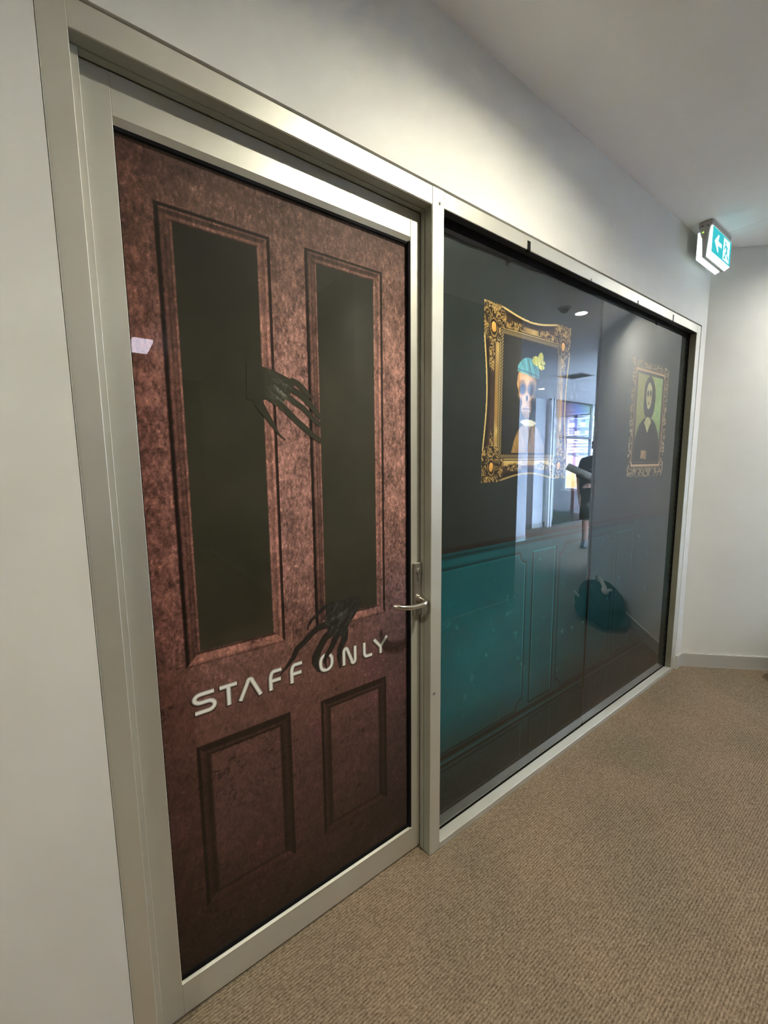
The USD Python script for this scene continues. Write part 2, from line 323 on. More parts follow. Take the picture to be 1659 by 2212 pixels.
put('glazing_shade_strip', box(XP, XW - 0.0004, YF + 0.004, YG - 0.001, ZW - 0.0012, ZW + 0.001), 'shade_dark', trim, label='added dark strip painted as the shade under the window head')  # thin dark strip added, shade of the window soffit as colour
put('glazing_shade_strip', box(XW - 0.0012, XW + 0.001, YF + 0.002, YG - 0.001, ZS, ZW - 0.0012), 'shade_olive', trim, label='added olive grey strip painted as the shade on the far window jamb')  # thin strip added, shade of the jamb return as colour
put('sill', box(XP, XW, 0.0, YB, 0.0, ZS, 0.0012), 'powder_coat', trim)
put('leak_block', box(FX0 - .02, FX1 + .02, YB + .001, YB + .012, 0, FZ1 + .02), 'gap_black', trim)  # unseen black sheet added behind the frame to stop sky light leaking through
put('shadow_gap', cat_([box(FX0, FX1, 0.012, 0.02, FZ1 - 0.001, FZ1 + 0.0055)]), 'gap_brown', trim)
# torn stubs of black tape left along the window head
for x0, x1, z0, z1, m, lab in ((1.4475, 1.4665, 2.300, 2.3465, 'black_tape', 'black tape stub on the window head'), (2.862, 2.880, 2.312, 2.349, 'grey_tape', 'grey tape stub near the far end of the window head'),
                               (1.925, 1.934, 2.3143, 2.3235, 'grey_tape', None), (2.402, 2.414, 2.3143, 2.330, 'grey_tape', None)):
    if z0 < ZW: put('tape_stub', cat_([box(x0, x1, YF - 0.0012, YF + 0.0005, ZW - 0.0008, z1), box(x0, x1, YF - 0.0012, YF + 0.012, ZW - 0.0016, ZW)]), m, trim, label=lab)
    else: put('tape_stub', box(x0, x1, YF - 0.0012, YF + 0.0005, z0, z1), m, trim, label=lab)

# ------------------------------------------------------------------ door leaf
DX0, DX1, DZ0, DZ1 = 0.0392, 0.9486, 0.006, 2.3065
PX0, PX1, PZ0, PZ1 = 0.1015, 0.9075, 0.105, 2.2107     # glass opening
door = thing('door_1', 'glazed aluminium door covered with a printed old brown panelled door and STAFF ONLY lettering', 'door', (DX0, YD, 0), kind='structure')
put('stile', box(DX0, PX0, YD, YD + 0.045, DZ0, DZ1, 0.001), 'powder_coat', door)
put('stile', box(PX1, DX1, YD, YD + 0.045, DZ0, DZ1, 0.001), 'powder_coat', door)
put('top_rail', box(PX0, PX1, YD + 0.0004, YD + 0.045, PZ1 + 0.013, DZ1, 0.001), 'powder_coat', door)
put('bottom_rail', box(PX0, PX1, YD + 0.0004, YD + 0.045, DZ0, PZ0 - 0.006, 0.001), 'powder_coat', door)
put('glazing_bead', prism_yz([(YD - 0.001, PZ1 + 0.013), (YD + 0.009, PZ1), (YD + 0.016, PZ1), (YD + 0.016, PZ1 + 0.013)], PX0, PX1), 'powder_coat', door)
put('glazing_bead', prism_yz([(YD - 0.0005, PZ0 - 0.006), (YD - 0.0005, PZ0 - 0.003), (YD + 0.012, PZ0), (YD + 0.016, PZ0), (YD + 0.016, PZ0 - 0.006)], PX0, PX1), 'powder_coat', door)
YDG = YD + 0.011
gb = 0.007
put('gasket', cat_([box(PX0, PX1, YDG - 0.003, YDG + 0.008, PZ0, PZ0 + 0.008), box(PX0, PX1, YDG - 0.003, YDG + 0.008, PZ1 - 0.008, PZ1),
                    box(PX1 - 0.0075, PX1, YD + 0.002, YDG + 0.008, PZ0, PZ1), box(PX0, PX0 + 0.002, YDG - 0.003, YDG + 0.008, PZ0, PZ1)]), 'rubber', door)
put('glass_pane', box(PX0, PX1, YDG, YDG + 0.005, PZ0, PZ1), 'pane_glass', door)
put('leaf_back', box(PX0, PX1, YD + 0.030, YD + 0.034, PZ0 - 0.006, PZ1 + 0.013), 'gap_black', door)
# lever handle set
hs = put('handle_plate', box(0.9125, 0.9505, YD - 0.013, YD + 0.001, 0.950, 1.146, 0.003), 'satin_steel', door, label='narrow satin steel back plate')
def cyl_y(r, y0, y1, x, z, n=24):
    m = trimesh.creation.cylinder(r, y1 - y0, sections=n); m.apply_transform(trimesh.transformations.rotation_matrix(math.pi / 2, [1, 0, 0])); m.apply_translation([x, (y0 + y1) / 2, z]); return m
cylinder_lock = unary_union([Point(0, 0.014).buffer(0.0105), Point(0, -0.012).buffer(0.006), sbox(-0.006, -0.012, 0.006, 0.014)])
lk = prism_xz(cylinder_lock, YD - 0.0165, YD - 0.012); lk.apply_translation([0.9315, 0, 1.102])
put('lock_cylinder', cat_([lk, cyl_y(0.0075, YD - 0.0185, YD - 0.016, 0.9315, 1.116)]), 'satin_steel', hs)
put('keyway', box(0.9307, 0.9323, YD - 0.0190, YD - 0.0183, 1.1105, 1.1210), 'dark_hole', hs)
put('rose', lathe([(0, -0.004), (0.0115, -0.004), (0.0125, 0.0), (0.0115, 0.005), (0.0, 0.006)], (0, 0, 0)).apply_transform(trimesh.transformations.translation_matrix([0.9315, YD - 0.0165, 1.0165]) @ trimesh.transformations.rotation_matrix(math.pi / 2, [1, 0, 0])), 'bright_steel', hs, smooth=40)
lev = spline([(0.9315, YD - 0.012, 1.0135), (0.9315, 0.026, 1.0135), (0.9270, 0.004, 1.0125), (0.9130, -0.004, 1.011), (0.885, -0.0045, 1.0095), (0.850, -0.001, 1.011), (0.822, 0.009, 1.0155), (0.806, 0.025, 1.018)], 36)
put('lever', tube(lev, np.interp(np.linspace(0, 1, 36), [0, .25, .4, .8, 1], [.0085, .0085, .0085, .0085, .0065]), 16), 'bright_steel', hs, label='curved bright steel lever', smooth=50)
put('threshold', box(XJ, XR, YD + 0.004, YB, 0.0, 0.003), 'satin_steel', trim)

# ------------------------------------------------------------------ printed film on the door glass
H1 = [[4460,17495,4292,17548,4099,17583,3620,17650,3572,16687,3795,16707,3781,16683,3773,16660,3769,16637,3770,16614,3776,16593,3786,16573,3949,16362,4097,16181,4391,15811,4505,15719,4615,15668,4622,15668,4627,15673,4625,15682,4532,15750,4447,15846,4362,16025,4122,16465,4008,16701,3993,16726,4116,16737,4364,16589,4404,16609,4644,16386,4922,16139,5193,15925,5401,15765,5688,15605,5717,15600,5746,15606,5759,15612,5770,15621,5787,15643,5794,15668,5789,15694,5773,15715,5519,15879,5327,16047,5052,16261,4775,16511,4585,16700,4616,16716,4684,16795,4882,16660,5089,16555,5299,16381,5498,16187,5674,16094,5699,16091,5725,16096,5746,16110,5766,16141,5766,16163,5749,16193,5592,16293,5410,16485,5200,16673,4984,16791,4801,16931,4819,16952,4840,16994,5012,16906,5180,16789,5332,16646,5503,16496,5657,16307,5679,16295,5692,16292,5719,16294,5732,16298,5755,16312,5771,16333,5777,16357,5772,16380,5636,16591,5459,16766,5306,16909,5111,17041,4919,17154,4928,17190,4993,17173,5127,17079,5233,16962,5363,16874,5382,16868,5404,16870,5424,16879,5440,16894,5449,16913,5450,16932,5370,17071,5254,17198,5093,17319,4918,17385,4900,17389,4861,17384,4843,17377,4813,17357,4747,17387,4460,17495]][0]
H2 = [[5629,10574,5197,10256,5095,10074,5078,9952,5089,9939,5098,9938,5106,9942,5154,10035,5268,10188,5698,10460,5776,10478,5697,10231,5706,10080,5383,10003,5369,9996,5157,9873,4911,9659,4661,9502,4642,9480,4531,9240,4353,9020,4147,8793,4145,8782,4151,8770,4162,8764,4170,8766,4421,8940,4649,9135,4789,9355,5021,9518,5281,9717,5477,9830,5780,9853,5795,9766,5607,9630,5396,9349,5225,9085,5214,9042,5212,8843,5218,8804,5398,8492,5412,8479,5428,8471,5444,8468,5458,8473,5470,8490,5471,8505,5415,8780,5459,8934,5596,9209,5782,9455,5972,9537,5804,9185,5647,8978,5603,8813,5605,8784,5695,8514,5707,8500,5723,8499,5728,8509,5706,8764,5770,8884,5955,9063,6212,9450,6261,9437,6266,9369,6121,9079,6093,8778,6163,8386,6171,8371,6192,8354,6216,8348,6234,8356,6242,8375,6237,8728,6312,8976,6495,9249,6503,9267,6540,9572,6538,9599,6518,9650,6582,9771,6824,10048,7022,10340,7099,10576,6743,10683,6371,10604,6013,10640,5996,10631,5975,10655,5960,10665,5944,10673,5910,10681,5878,10676,5629,10574]][0]
def hand_poly(a): return Polygon(np.array(a).reshape(-1, 2) / 10000.0).buffer(0)
hand_a, hand_b = hand_poly(H1), hand_poly(H2)
YFILM = YDG + 0.0062
film = None

def arc(c, r, a0, a1, n=10):
    t = np.radians(np.linspace(a0, a1, n)); return [(c[0] + r[0] * math.cos(k), c[1] + r[1] * math.sin(k)) for k in t]
def glyphs():
    S = [(1, 1), (.36, 1)] + arc((.33, .765), (.33, .235), 90, 270) + [(.66, .53)] + arc((.67, .265), (.33, .265), 90, -90) + [(.0, 0)]
    F = [[(0, 0), (0, .62)] + arc((.32, .62), (.32, .38), 180, 90) + [(1, 1)], [(0.02, .50), (.92, .50)]]
    return {'S': [S], 'T': [[(0, 1), (1, 1)], [(.5, 1), (.5, 0)]],
            'A': [[(0, 0), (.40, .90)] + arc((.5, .88), (.11, .12), 165, 15) + [(.60, .90), (1, 0)]], 'F': F,
            'O': [arc((.42, .42), (.42, .42), 180, 270) + arc((.58, .42), (.42, .42), 270, 360) + arc((.58, .58), (.42, .42), 0, 90) + arc((.42, .58), (.42, .42), 90, 180) + [(0, .42)]],
            'N': [[(0, 0), (0, .80)] + arc((.17, .80), (.17, .2), 180, 40) + [(.70, .14)] + arc((.83, .2), (.17, .2), 215, 360) + [(1, 1)]],
            'L': [[(0, 1), (0, .30)] + arc((.30, .30), (.30, .30), 180, 270) + [(1, 0)]],
            'Y': [[(0, 1), (.5, .44), (1, 1)], [(.5, .5), (.5, 0)]]}
G = glyphs()
LETTERS = [('S', .1800, .2340), ('T', .2440, .2945), ('A', .2975, .3600), ('F', .3815, .4285), ('F', .4470, .4945), ('O', .5440, .5975), ('N', .6285, .6850), ('L', .7085, .7535), ('Y', .7530, .8120)]
LZ0, LZ1, LR = .8400, .9030, .0066
def letter_shape(ch, x0, x1, r):
    ox = LR if ch not in 'TAYS' else LR * 0.3
    f = lambda p: (x0 + ox + p[0] * (x1 - x0 - 2 * ox), LZ0 + LR * (0.0 if ch in 'TAFYN' else 1) + p[1] * (LZ1 - LZ0 - LR * (1.0 if ch in 'TAFYN' else 2)))
    return unary_union([LineString([f(p) for p in st]).buffer(r, cap_style=2, join_style=1) for st in G[ch]])
letters = [letter_shape(c, a, b, LR) for c, a, b in LETTERS]
word = unary_union(letters)

def moulded(C, X, Z, rect, wid, prof, inner=None):
    """Paint a printed moulding: prof gives, per side, tone against distance in from the outer edge."""
    x0, x1, z0, z1 = rect
    D = np.stack([X - x0, x1 - X, Z - z0, z1 - Z]); k = D.argmin(0); t = D.min(0)
    on = (t > -0.004) & (t < wid)
    tone = np.ones_like(t)
    for s, key in enumerate(('l', 'r', 'b', 't')):
        q = on & (k == s); a = np.array(prof[key]); tone[q] = np.interp(t[q], a[:, 0], a[:, 1])
    C[on] *= tone[on][:, None] * np.array([1.0, 0.97, 0.95])
    return t >= wid
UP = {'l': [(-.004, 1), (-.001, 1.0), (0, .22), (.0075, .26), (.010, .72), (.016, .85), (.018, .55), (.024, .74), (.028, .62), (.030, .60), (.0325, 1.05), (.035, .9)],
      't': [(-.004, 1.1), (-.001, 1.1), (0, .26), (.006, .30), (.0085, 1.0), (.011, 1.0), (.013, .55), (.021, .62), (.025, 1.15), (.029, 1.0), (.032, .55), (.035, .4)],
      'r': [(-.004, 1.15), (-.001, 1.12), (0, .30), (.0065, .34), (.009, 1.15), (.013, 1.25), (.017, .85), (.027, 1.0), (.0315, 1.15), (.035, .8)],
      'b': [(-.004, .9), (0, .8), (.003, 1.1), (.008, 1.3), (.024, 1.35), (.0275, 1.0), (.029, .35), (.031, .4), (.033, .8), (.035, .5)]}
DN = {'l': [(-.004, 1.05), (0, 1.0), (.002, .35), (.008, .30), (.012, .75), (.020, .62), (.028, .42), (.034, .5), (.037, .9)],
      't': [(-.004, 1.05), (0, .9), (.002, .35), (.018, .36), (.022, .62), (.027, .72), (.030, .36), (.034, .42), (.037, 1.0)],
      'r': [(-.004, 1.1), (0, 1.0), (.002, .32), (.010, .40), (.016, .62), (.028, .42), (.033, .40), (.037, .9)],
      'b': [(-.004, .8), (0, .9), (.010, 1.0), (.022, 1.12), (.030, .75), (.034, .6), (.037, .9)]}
def door_ink(X, Z):
    m1 = N2(X, Z, 34, 1, 5); m2 = N2(X, Z, 95, 2, 4, 2.0); m3 = N2(X, Z, 9, 3, 3); fine = N2(X, Z, 330, 4, 2, 1.3)
    ridge = 1 - np.abs(N2(X, Z, 42, 8, 4) * 2 - 1); ridge2 = 1 - np.abs(N2(X, Z, 26, 9, 3) * 2 - 1)
    base = np.zeros(X.shape + (3,)); 
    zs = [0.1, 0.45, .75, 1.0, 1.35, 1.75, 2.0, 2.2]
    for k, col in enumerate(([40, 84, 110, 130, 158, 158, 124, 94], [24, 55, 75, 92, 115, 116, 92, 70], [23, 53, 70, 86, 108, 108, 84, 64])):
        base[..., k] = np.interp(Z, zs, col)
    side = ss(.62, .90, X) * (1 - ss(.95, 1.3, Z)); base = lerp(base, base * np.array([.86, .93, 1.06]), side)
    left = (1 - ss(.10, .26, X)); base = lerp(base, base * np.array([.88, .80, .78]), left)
    base = lerp(base, np.array([128., 72, 84]) * (0.5 + 0.4 * ss(.1, .7, Z))[..., None], (ss(.52, .70, m3) * (1 - ss(.75, .95, Z)) * .35))
    stile = (np.abs(X - .487) < .05) | (X < .17) | (X > .803)
    tex = 0.55 * (m1 - .5) + 0.75 * (m2 - .5) + .45 * (fine - .5)
    tex = np.where(stile & (Z > .98), tex * 1.35, tex * (.62 + .38 * ss(.85, 1.05, Z)))
    C = base * (1 + 1.15 * tex)[..., None]
    spark = ss(.60, .78, m2) * ss(.5, .8, fine) * (0.35 + 0.65 * ss(.9, 1.3, Z)); C = lerp(C, np.array([222., 176, 160]), spark * .65)
    scr = ss(.965, .995, ridge) * ss(.45, .6, m3); C = lerp(C, C * 1.35, scr * .8); C *= (1 - .35 * ss(.97, .995, ridge2) * ss(.5, .62, 1 - m3))[..., None]
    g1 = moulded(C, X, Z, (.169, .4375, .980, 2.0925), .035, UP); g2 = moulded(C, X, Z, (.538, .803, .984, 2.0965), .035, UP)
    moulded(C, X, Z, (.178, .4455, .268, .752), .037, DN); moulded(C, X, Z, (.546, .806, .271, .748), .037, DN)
    for g, e in ((g1, .21), (g2, .58)):
        q = g; v = 0.9 + .25 * (N2(X, Z, 7, 12, 4) - .5) * 2
        dk = np.stack([np.full_like(X, 66), np.full_like(X, 63), np.full_like(X, 51)], -1) * v[..., None]
        dk = dk * (0.70 + .30 * ss(2.05, 1.7, Z) )[..., None]
        warm = ss(1.35, 1.0, Z) * .5; dk = lerp(dk, dk * np.array([1.05, .95, .95]), warm)
        C[q] = dk[q]
    bar = (np.abs(Z - .80) < .0) 
    P = __import__('shapely').points(X.ravel(), Z.ravel())
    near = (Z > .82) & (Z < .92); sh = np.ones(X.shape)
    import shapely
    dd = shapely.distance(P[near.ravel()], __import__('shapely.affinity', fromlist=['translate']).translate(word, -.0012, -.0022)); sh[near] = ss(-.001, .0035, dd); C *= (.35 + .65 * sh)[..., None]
    return lin(np.clip(C, 0, 255) / 255.0)
def grid(a, b, step): return np.linspace(a, b, int(round((b - a) / step)) + 1)
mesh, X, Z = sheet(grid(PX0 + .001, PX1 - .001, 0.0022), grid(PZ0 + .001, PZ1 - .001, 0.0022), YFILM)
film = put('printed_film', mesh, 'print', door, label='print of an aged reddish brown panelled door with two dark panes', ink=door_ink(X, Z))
for (ch, a, b), g in zip(LETTERS, letters):
    o = flat(g, YFILM - 0.0004); i = flat(letter_shape(ch, a, b, LR * 0.60), YFILM - 0.0006)
    col = np.vstack([np.tile(rgb(176, 168, 165), (len(o.vertices), 1)), np.tile(rgb(255, 253, 250), (len(i.vertices), 1))])
    put('letter', cat_([o, i]), 'print', film, label='white bevelled capital letter ' + ch, ink=col)
def hand_ink(m, base, hi, seed):
    X, Z = m.vertices[:, 0], m.vertices[:, 2]; a, b = X * .68 + Z * .73, X * .73 - Z * .68
    if seed < 30: a, b = X * .80 - Z * .60, X * .60 + Z * .80
    n = meshkit.fbm(np.stack([a * 42, b * 190, a * 0 + 1.7], -1), 4, seed); f = N2(X, Z, 420, seed + 5, 2)
    return X, Z, np.clip(n * .7 + f * .3, 0, 1)
m = flat(hand_a, YFILM - 0.0009, 0.004); X, Z, n = hand_ink(m, None, None, 21)
palm = ss(.052, .012, np.hypot(X - .455, (Z - 1.695) * 1.0)); C = lerp(np.tile([62., 60, 50], (len(X), 1)), np.array([120., 120, 108]), palm * ss(.46, .66, n) + .25 * ss(.55, .7, n))
C = lerp(C, np.array([57., 55, 45]), ss(.425, .395, X)); put('printed_hand', m, 'print', film, label='printed withered dark hand reaching out of the left pane', ink=lin(C / 255))
m = flat(hand_b, YFILM - 0.0011, 0.004); X, Z, n = hand_ink(m, None, None, 31)
palm = ss(.07, .01, np.hypot(X - .615, Z - 1.005)); C = lerp(np.tile([42., 38, 37], (len(X), 1)), np.array([116., 114, 110]), palm * .62 * ss(.42, .66, n) + .26 * ss(.50, .68, n))
put('printed_hand', m, 'print', film, label='printed withered black hand hanging over the lettering', ink=lin(C / 255))

# ------------------------------------------------------------------ window: two panes over printed wall film
XM = 2.138
win = thing('window_1', 'wide two-pane fixed window covered with a print of framed portraits over teal panelling', 'window', (XP, YG, ZS), kind='structure')
YW = YG + 0.0082
gl = [put('glass_pane', box(XP, XM - 0.0015, YG, YG + 0.006, ZS, ZW), 'laminated_glass', win), put('glass_pane', box(XM + 0.0015, XW, YG, YG + 0.006, ZS, ZW), 'laminated_glass', win)]
put('silicone_joint', box(XM - 0.0015, XM + 0.0015, YG + 0.0003, YG + 0.008, ZS, ZW), 'silicone', win, label='thin black joint between the two panes')
put('window_back', box(XP, XW, YG + 0.03, YG + 0.034, ZS, ZW), 'gap_black', win)
put('gasket', cat_([box(XP, XW, YG - 0.004, YG + 0.001, ZS, ZS + 0.006), box(XW - 0.016, XW, YG - 0.006, YG + 0.001, ZS, ZW), box(XP, XW, YG - 0.012, YG + 0.001, ZW - 0.006, ZW)]), 'rubber', win)
# torn black film edge hanging below the head, wide at the left and tapering to the right
e = [(XP, ZW - 0.006)]; xs_ = np.linspace(XP, XW, 60); dep = np.interp(xs_, [1.0, 1.4, 2.1, 2.3, 2.8, 3.27], [.040, .030, .013, .012, .010, .022]) + .003 * np.sin(xs_ * 23) * np.sin(xs_ * 7)
edge = Polygon([(XP, ZW - .005)] + list(zip(xs_, ZW - dep - .004)) + [(XW, ZW - .005)])
edge = unary_union([edge, sbox(1.379, 2.266, 1.398, 2.30), sbox(2.745, 2.283, 2.762, 2.31), sbox(2.372, 2.295, 2.386, 2.31)])
put('film_edge', prism_xz(edge, YG - 0.0008, YG - 0.0003), 'black_tape', win, label='torn black film edge along the top of the panes')

DADO = 1.158
def wall_ink(X, Z):
    n1 = N2(X, Z, 3, 41, 4); n2 = N2(X, Z, 60, 42, 3); n3 = N2(X, Z, 22, 43, 4)
    up_ = np.stack([np.full_like(X, 36.), np.full_like(X, 43.), np.full_like(X, 42.)], -1) * (.86 + .28 * n1 + .10 * (n2 - .5))[..., None]
    low = np.stack([np.full_like(X, 0.), np.full_like(X, 104.), np.full_like(X, 116.)], -1)
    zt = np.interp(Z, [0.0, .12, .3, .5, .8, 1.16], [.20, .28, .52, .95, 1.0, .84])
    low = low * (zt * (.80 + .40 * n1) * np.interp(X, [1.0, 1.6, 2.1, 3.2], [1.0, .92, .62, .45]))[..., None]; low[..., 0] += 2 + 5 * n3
    scuff = ss(.62, .80, n3) * ss(.45, .7, n2); low = lerp(low, np.array([110., 170, 172]), scuff * .7 * ss(.25, .6, Z))
    C = np.where((Z > DADO)[..., None], up_, low)
    C = lerp(C, np.array([34., 28, 24]), lines(Z - 1.166, .022, .003)); C = lerp(C, C * .55, lines(Z - 1.140, .016, .006))
    def hl(x, z0, z1, light, w=.005):
        nonlocal C
        k = lines(X - x, w, .0018) * ((Z > z0) & (Z < z1)); C = lerp(C, C * 1.5 + 20 if light else C * .28, k * .95)
    def vl(z, x0, x1, light, w=.005):
        nonlocal C
        k = lines(Z - z, w, .0018) * ((X > x0) & (X < x1)); C = lerp(C, C * 1.5 + 20 if light else C * .28, k * .95)
    def panel(x0, x1, z0, z1, cut):
        nonlocal C
        o = sbox(x0, z0, x1, z1)
        for cx in (x0, x1):
            for cz in (z0, z1): o = o.difference(Point(cx, cz).buffer(cut, 16))
        import shapely
        q = (X > x0 - .03) & (X < x1 + .03) & (Z > z0 - .03) & (Z < z1 + .03)
        P = shapely.points(X[q], Z[q]); d = shapely.distance(P, o.exterior); ins = shapely.contains(o, P)
        lt = np.zeros(X.shape); dk = np.zeros(X.shape)
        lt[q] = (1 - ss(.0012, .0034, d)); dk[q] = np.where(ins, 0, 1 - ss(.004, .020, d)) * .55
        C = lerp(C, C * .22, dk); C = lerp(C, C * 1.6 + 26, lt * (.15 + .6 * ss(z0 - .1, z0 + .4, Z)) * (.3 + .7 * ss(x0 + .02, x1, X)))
    for x0, x1, cut in ((.70, 1.572, .045), (1.862, 2.392, .045), (2.70, 3.24, .045)): panel(x0, x1, .349, 1.088, cut)
    for xa, xb in ((1.633, 1.809), (2.452, 2.648)):
        hl(xa, .35, 1.085, False, .010); hl(xa + .008, .35, 1.085, True, .003); hl(xb, .35, 1.09, True, .0045); hl(xb + .012, .35, 1.09, False, .008); vl(1.088, xa, xb, True, .004); vl(.350, xa, xb, False, .008)
    vl(.322, 0, 9, False, .020); vl(.298, 0, 9, True, .004); vl(.286, 0, 9, False, .012)
    for xa, xb in ((1.02, 1.575), (1.642, 1.815), (1.868, 2.40), (2.46, 2.65), (2.71, 3.25)):
        hl(xa, .09, .262, False, .008); hl(xb, .09, .262, True, .004); vl(.262, xa, xb, False, .008); vl(.09, xa, xb, True, .004)
    return lin(np.clip(C, 0, 255) / 255.0)
zs_ = np.r_[grid(ZS + .001, 1.19, .0036), grid(1.2, ZW - .001, .012)]
films = []
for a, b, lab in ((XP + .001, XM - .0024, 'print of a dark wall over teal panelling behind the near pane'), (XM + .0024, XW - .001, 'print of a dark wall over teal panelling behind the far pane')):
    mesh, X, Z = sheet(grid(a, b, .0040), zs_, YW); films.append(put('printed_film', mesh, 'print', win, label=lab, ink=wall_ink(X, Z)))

# ornate gilt frame, printed
GOLD, GOLD2, BROWN, DARK = np.array([158., 124, 66]), np.array([216., 186, 116]), np.array([66., 46, 33]), np.array([28., 20, 15])
def frame_one(X, Z):
    ox0, ox1, oz0, oz1 = 1.264, 1.866, 1.417, 2.108; ix0, ix1, iz0, iz1 = 1.384, 1.768, 1.531, 2.003
    u = np.clip((Z - oz0) / (oz1 - oz0), 0, 1); w = np.clip((X - ox0) / (ox1 - ox0), 0, 1)
    bow = lambda t: np.clip(np.sin(np.pi * np.clip((t - .16) / .68, 0, 1)), 0, 1) ** 1.2
    L = ox0 + .020 * bow(u); R = ox1 - .020 * bow(u); T = oz1 - .026 * bow(w); B = oz0 + .027 * bow(w)
    return (X - L, R - X, Z - B, T - Z), (X - ix0, ix1 - X, Z - iz0, iz1 - Z), (ox0, ox1, oz0, oz1), (ix0, ix1, iz0, iz1)
def inside_one(X, Z):
    o, i, _, _ = frame_one(X, Z); n = N2(X, Z, 120, 51, 2)
    corner = (np.minimum(X - 1.264, 1.866 - X) < .12) & (np.minimum(Z - 1.417, 2.108 - Z) < .12)
    return (np.minimum.reduce(o) > np.where(corner, (n - .45) * .010, 0)) & ~(np.minimum.reduce(i) > .004)
def ink_one(X, Z):
    o, i, O, I = frame_one(X, Z); do = np.minimum.reduce(o); di = -np.minimum.reduce(i)          # metres in from the outer edge, out from the sight edge
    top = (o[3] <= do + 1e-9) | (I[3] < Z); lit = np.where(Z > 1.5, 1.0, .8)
    C = np.tile(BROWN, X.shape + (1,)) * (.70 + .5 * N2(X, Z, 16, 52, 3))[..., None]
    C = lerp(C, C * .55, ss(.006, .011, do) * (1 - ss(.018, .032, do)))
    C = lerp(C, np.tile(GOLD2, X.shape + (1,)) * lit[..., None], 1 - ss(.0065, .009, do))                                       # bright outer bead
    gb_ = ss(.052, .046, di) * ss(.023, .027, di); C = lerp(C, lerp(np.tile(GOLD, X.shape + (1,)), GOLD2, ss(.4, .7, N2(X, Z, 12, 53, 3))), gb_)
    C = lerp(C, DARK, lines(di - .0255, .0035, .001)); C = lerp(C, GOLD2 * .95, lines(di - .0215, .004, .001)); C = lerp(C, DARK, ss(.0190, .0175, di))
    t = np.where((np.abs(X - (I[0] + I[1]) / 2) > (I[1] - I[0]) / 2 - .0), Z, X); rope = .5 + .5 * np.sin((t + np.where(t is Z, 1, 1) * di) * 2 * np.pi / .0125)
    C = lerp(C, np.array([150., 128, 88]) * (.35 + .75 * rope)[..., None], ss(.0165, .0155, di) * ss(.001, .003, di))
    # carved leaf clusters and corner cartouches
    X = X + .010 * (N2(X, Z, 45, 95, 3) - .5); Z = Z + .010 * (N2(X, Z, 45, 96, 3) - .5)
    cx = np.minimum(X - O[0], O[1] - X); cz = np.minimum(Z - O[2], O[3] - Z)
    r1 = np.hypot((cx - .058) / .085, (cz - .065) / .085); carve = 1 - np.abs(N2(X, Z, 95, 54, 3) * 2 - 1); relief = ss(.70, .96, carve)
    om = ss(1.05, .85, r1) * ss(.017, .022, di)
    for px, pz, a, b in ((1.313, 1.905, .018, .066), (1.322, 1.56, .016, .066), (1.817, 1.905, .018, .066), (1.817, 1.58, .016, .066), (1.462, 2.045, .060, .018), (1.665, 2.043, .060, .018), (1.47, 1.475, .060, .018), (1.66, 1.475, .060, .018)):
        om = np.maximum(om, ss(1.1, .75, np.hypot((X - px) / a, (Z - pz) / b) + .5 * (N2(X, Z, 50, 55, 2) - .5)))
    leaf = lerp(np.tile(DARK * 1.3, X.shape + (1,)), GOLD * 1.02, relief); leaf = lerp(leaf, GOLD2, ss(.93, .99, carve) * .8)
    C = lerp(C, leaf, np.clip(om, 0, 1))
    for px in (1.322, 1.808):
        for pz in (2.018, 1.478):                                                        # cabochon with scrolls round it
            q = np.hypot((X - px) / .0135, (Z - pz) / .0200); C = lerp(C, DARK, ss(2.15, 1.95, q)); C = lerp(C, GOLD, lines(q - 1.62, .36, .10)); C = lerp(C, np.array([226., 168, 84]) * (1.0 + .1 * (Z - pz)[..., None] / .02), ss(1.05, .92, q))
            for k, (ax, az, rr) in enumerate(((.033, .020, .014), (-.030, .028, .016), (.030, -.034, .013), (-.034, -.024, .014))):
                d = np.hypot(X - px - ax, Z - pz - az); C = lerp(C, DARK, ss(rr + .004, rr + .002, d) * .8); sw = .5 + .5 * np.sin(np.arctan2(Z - pz - az, X - px - ax) + k * 1.6); C = lerp(C, GOLD2, lines(d - rr * .8, .0034, .0014) * sw); C = lerp(C, GOLD * .9, ss(rr * .42, rr * .3, d) * .8)
    return lin(np.clip(C, 0, 255) / 255.0)
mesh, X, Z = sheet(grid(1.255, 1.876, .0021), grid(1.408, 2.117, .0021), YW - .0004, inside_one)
put('printed_frame', mesh, 'print', films[0], label='printed ornate gilt picture frame with swept edges', ink=ink_one(X, Z))
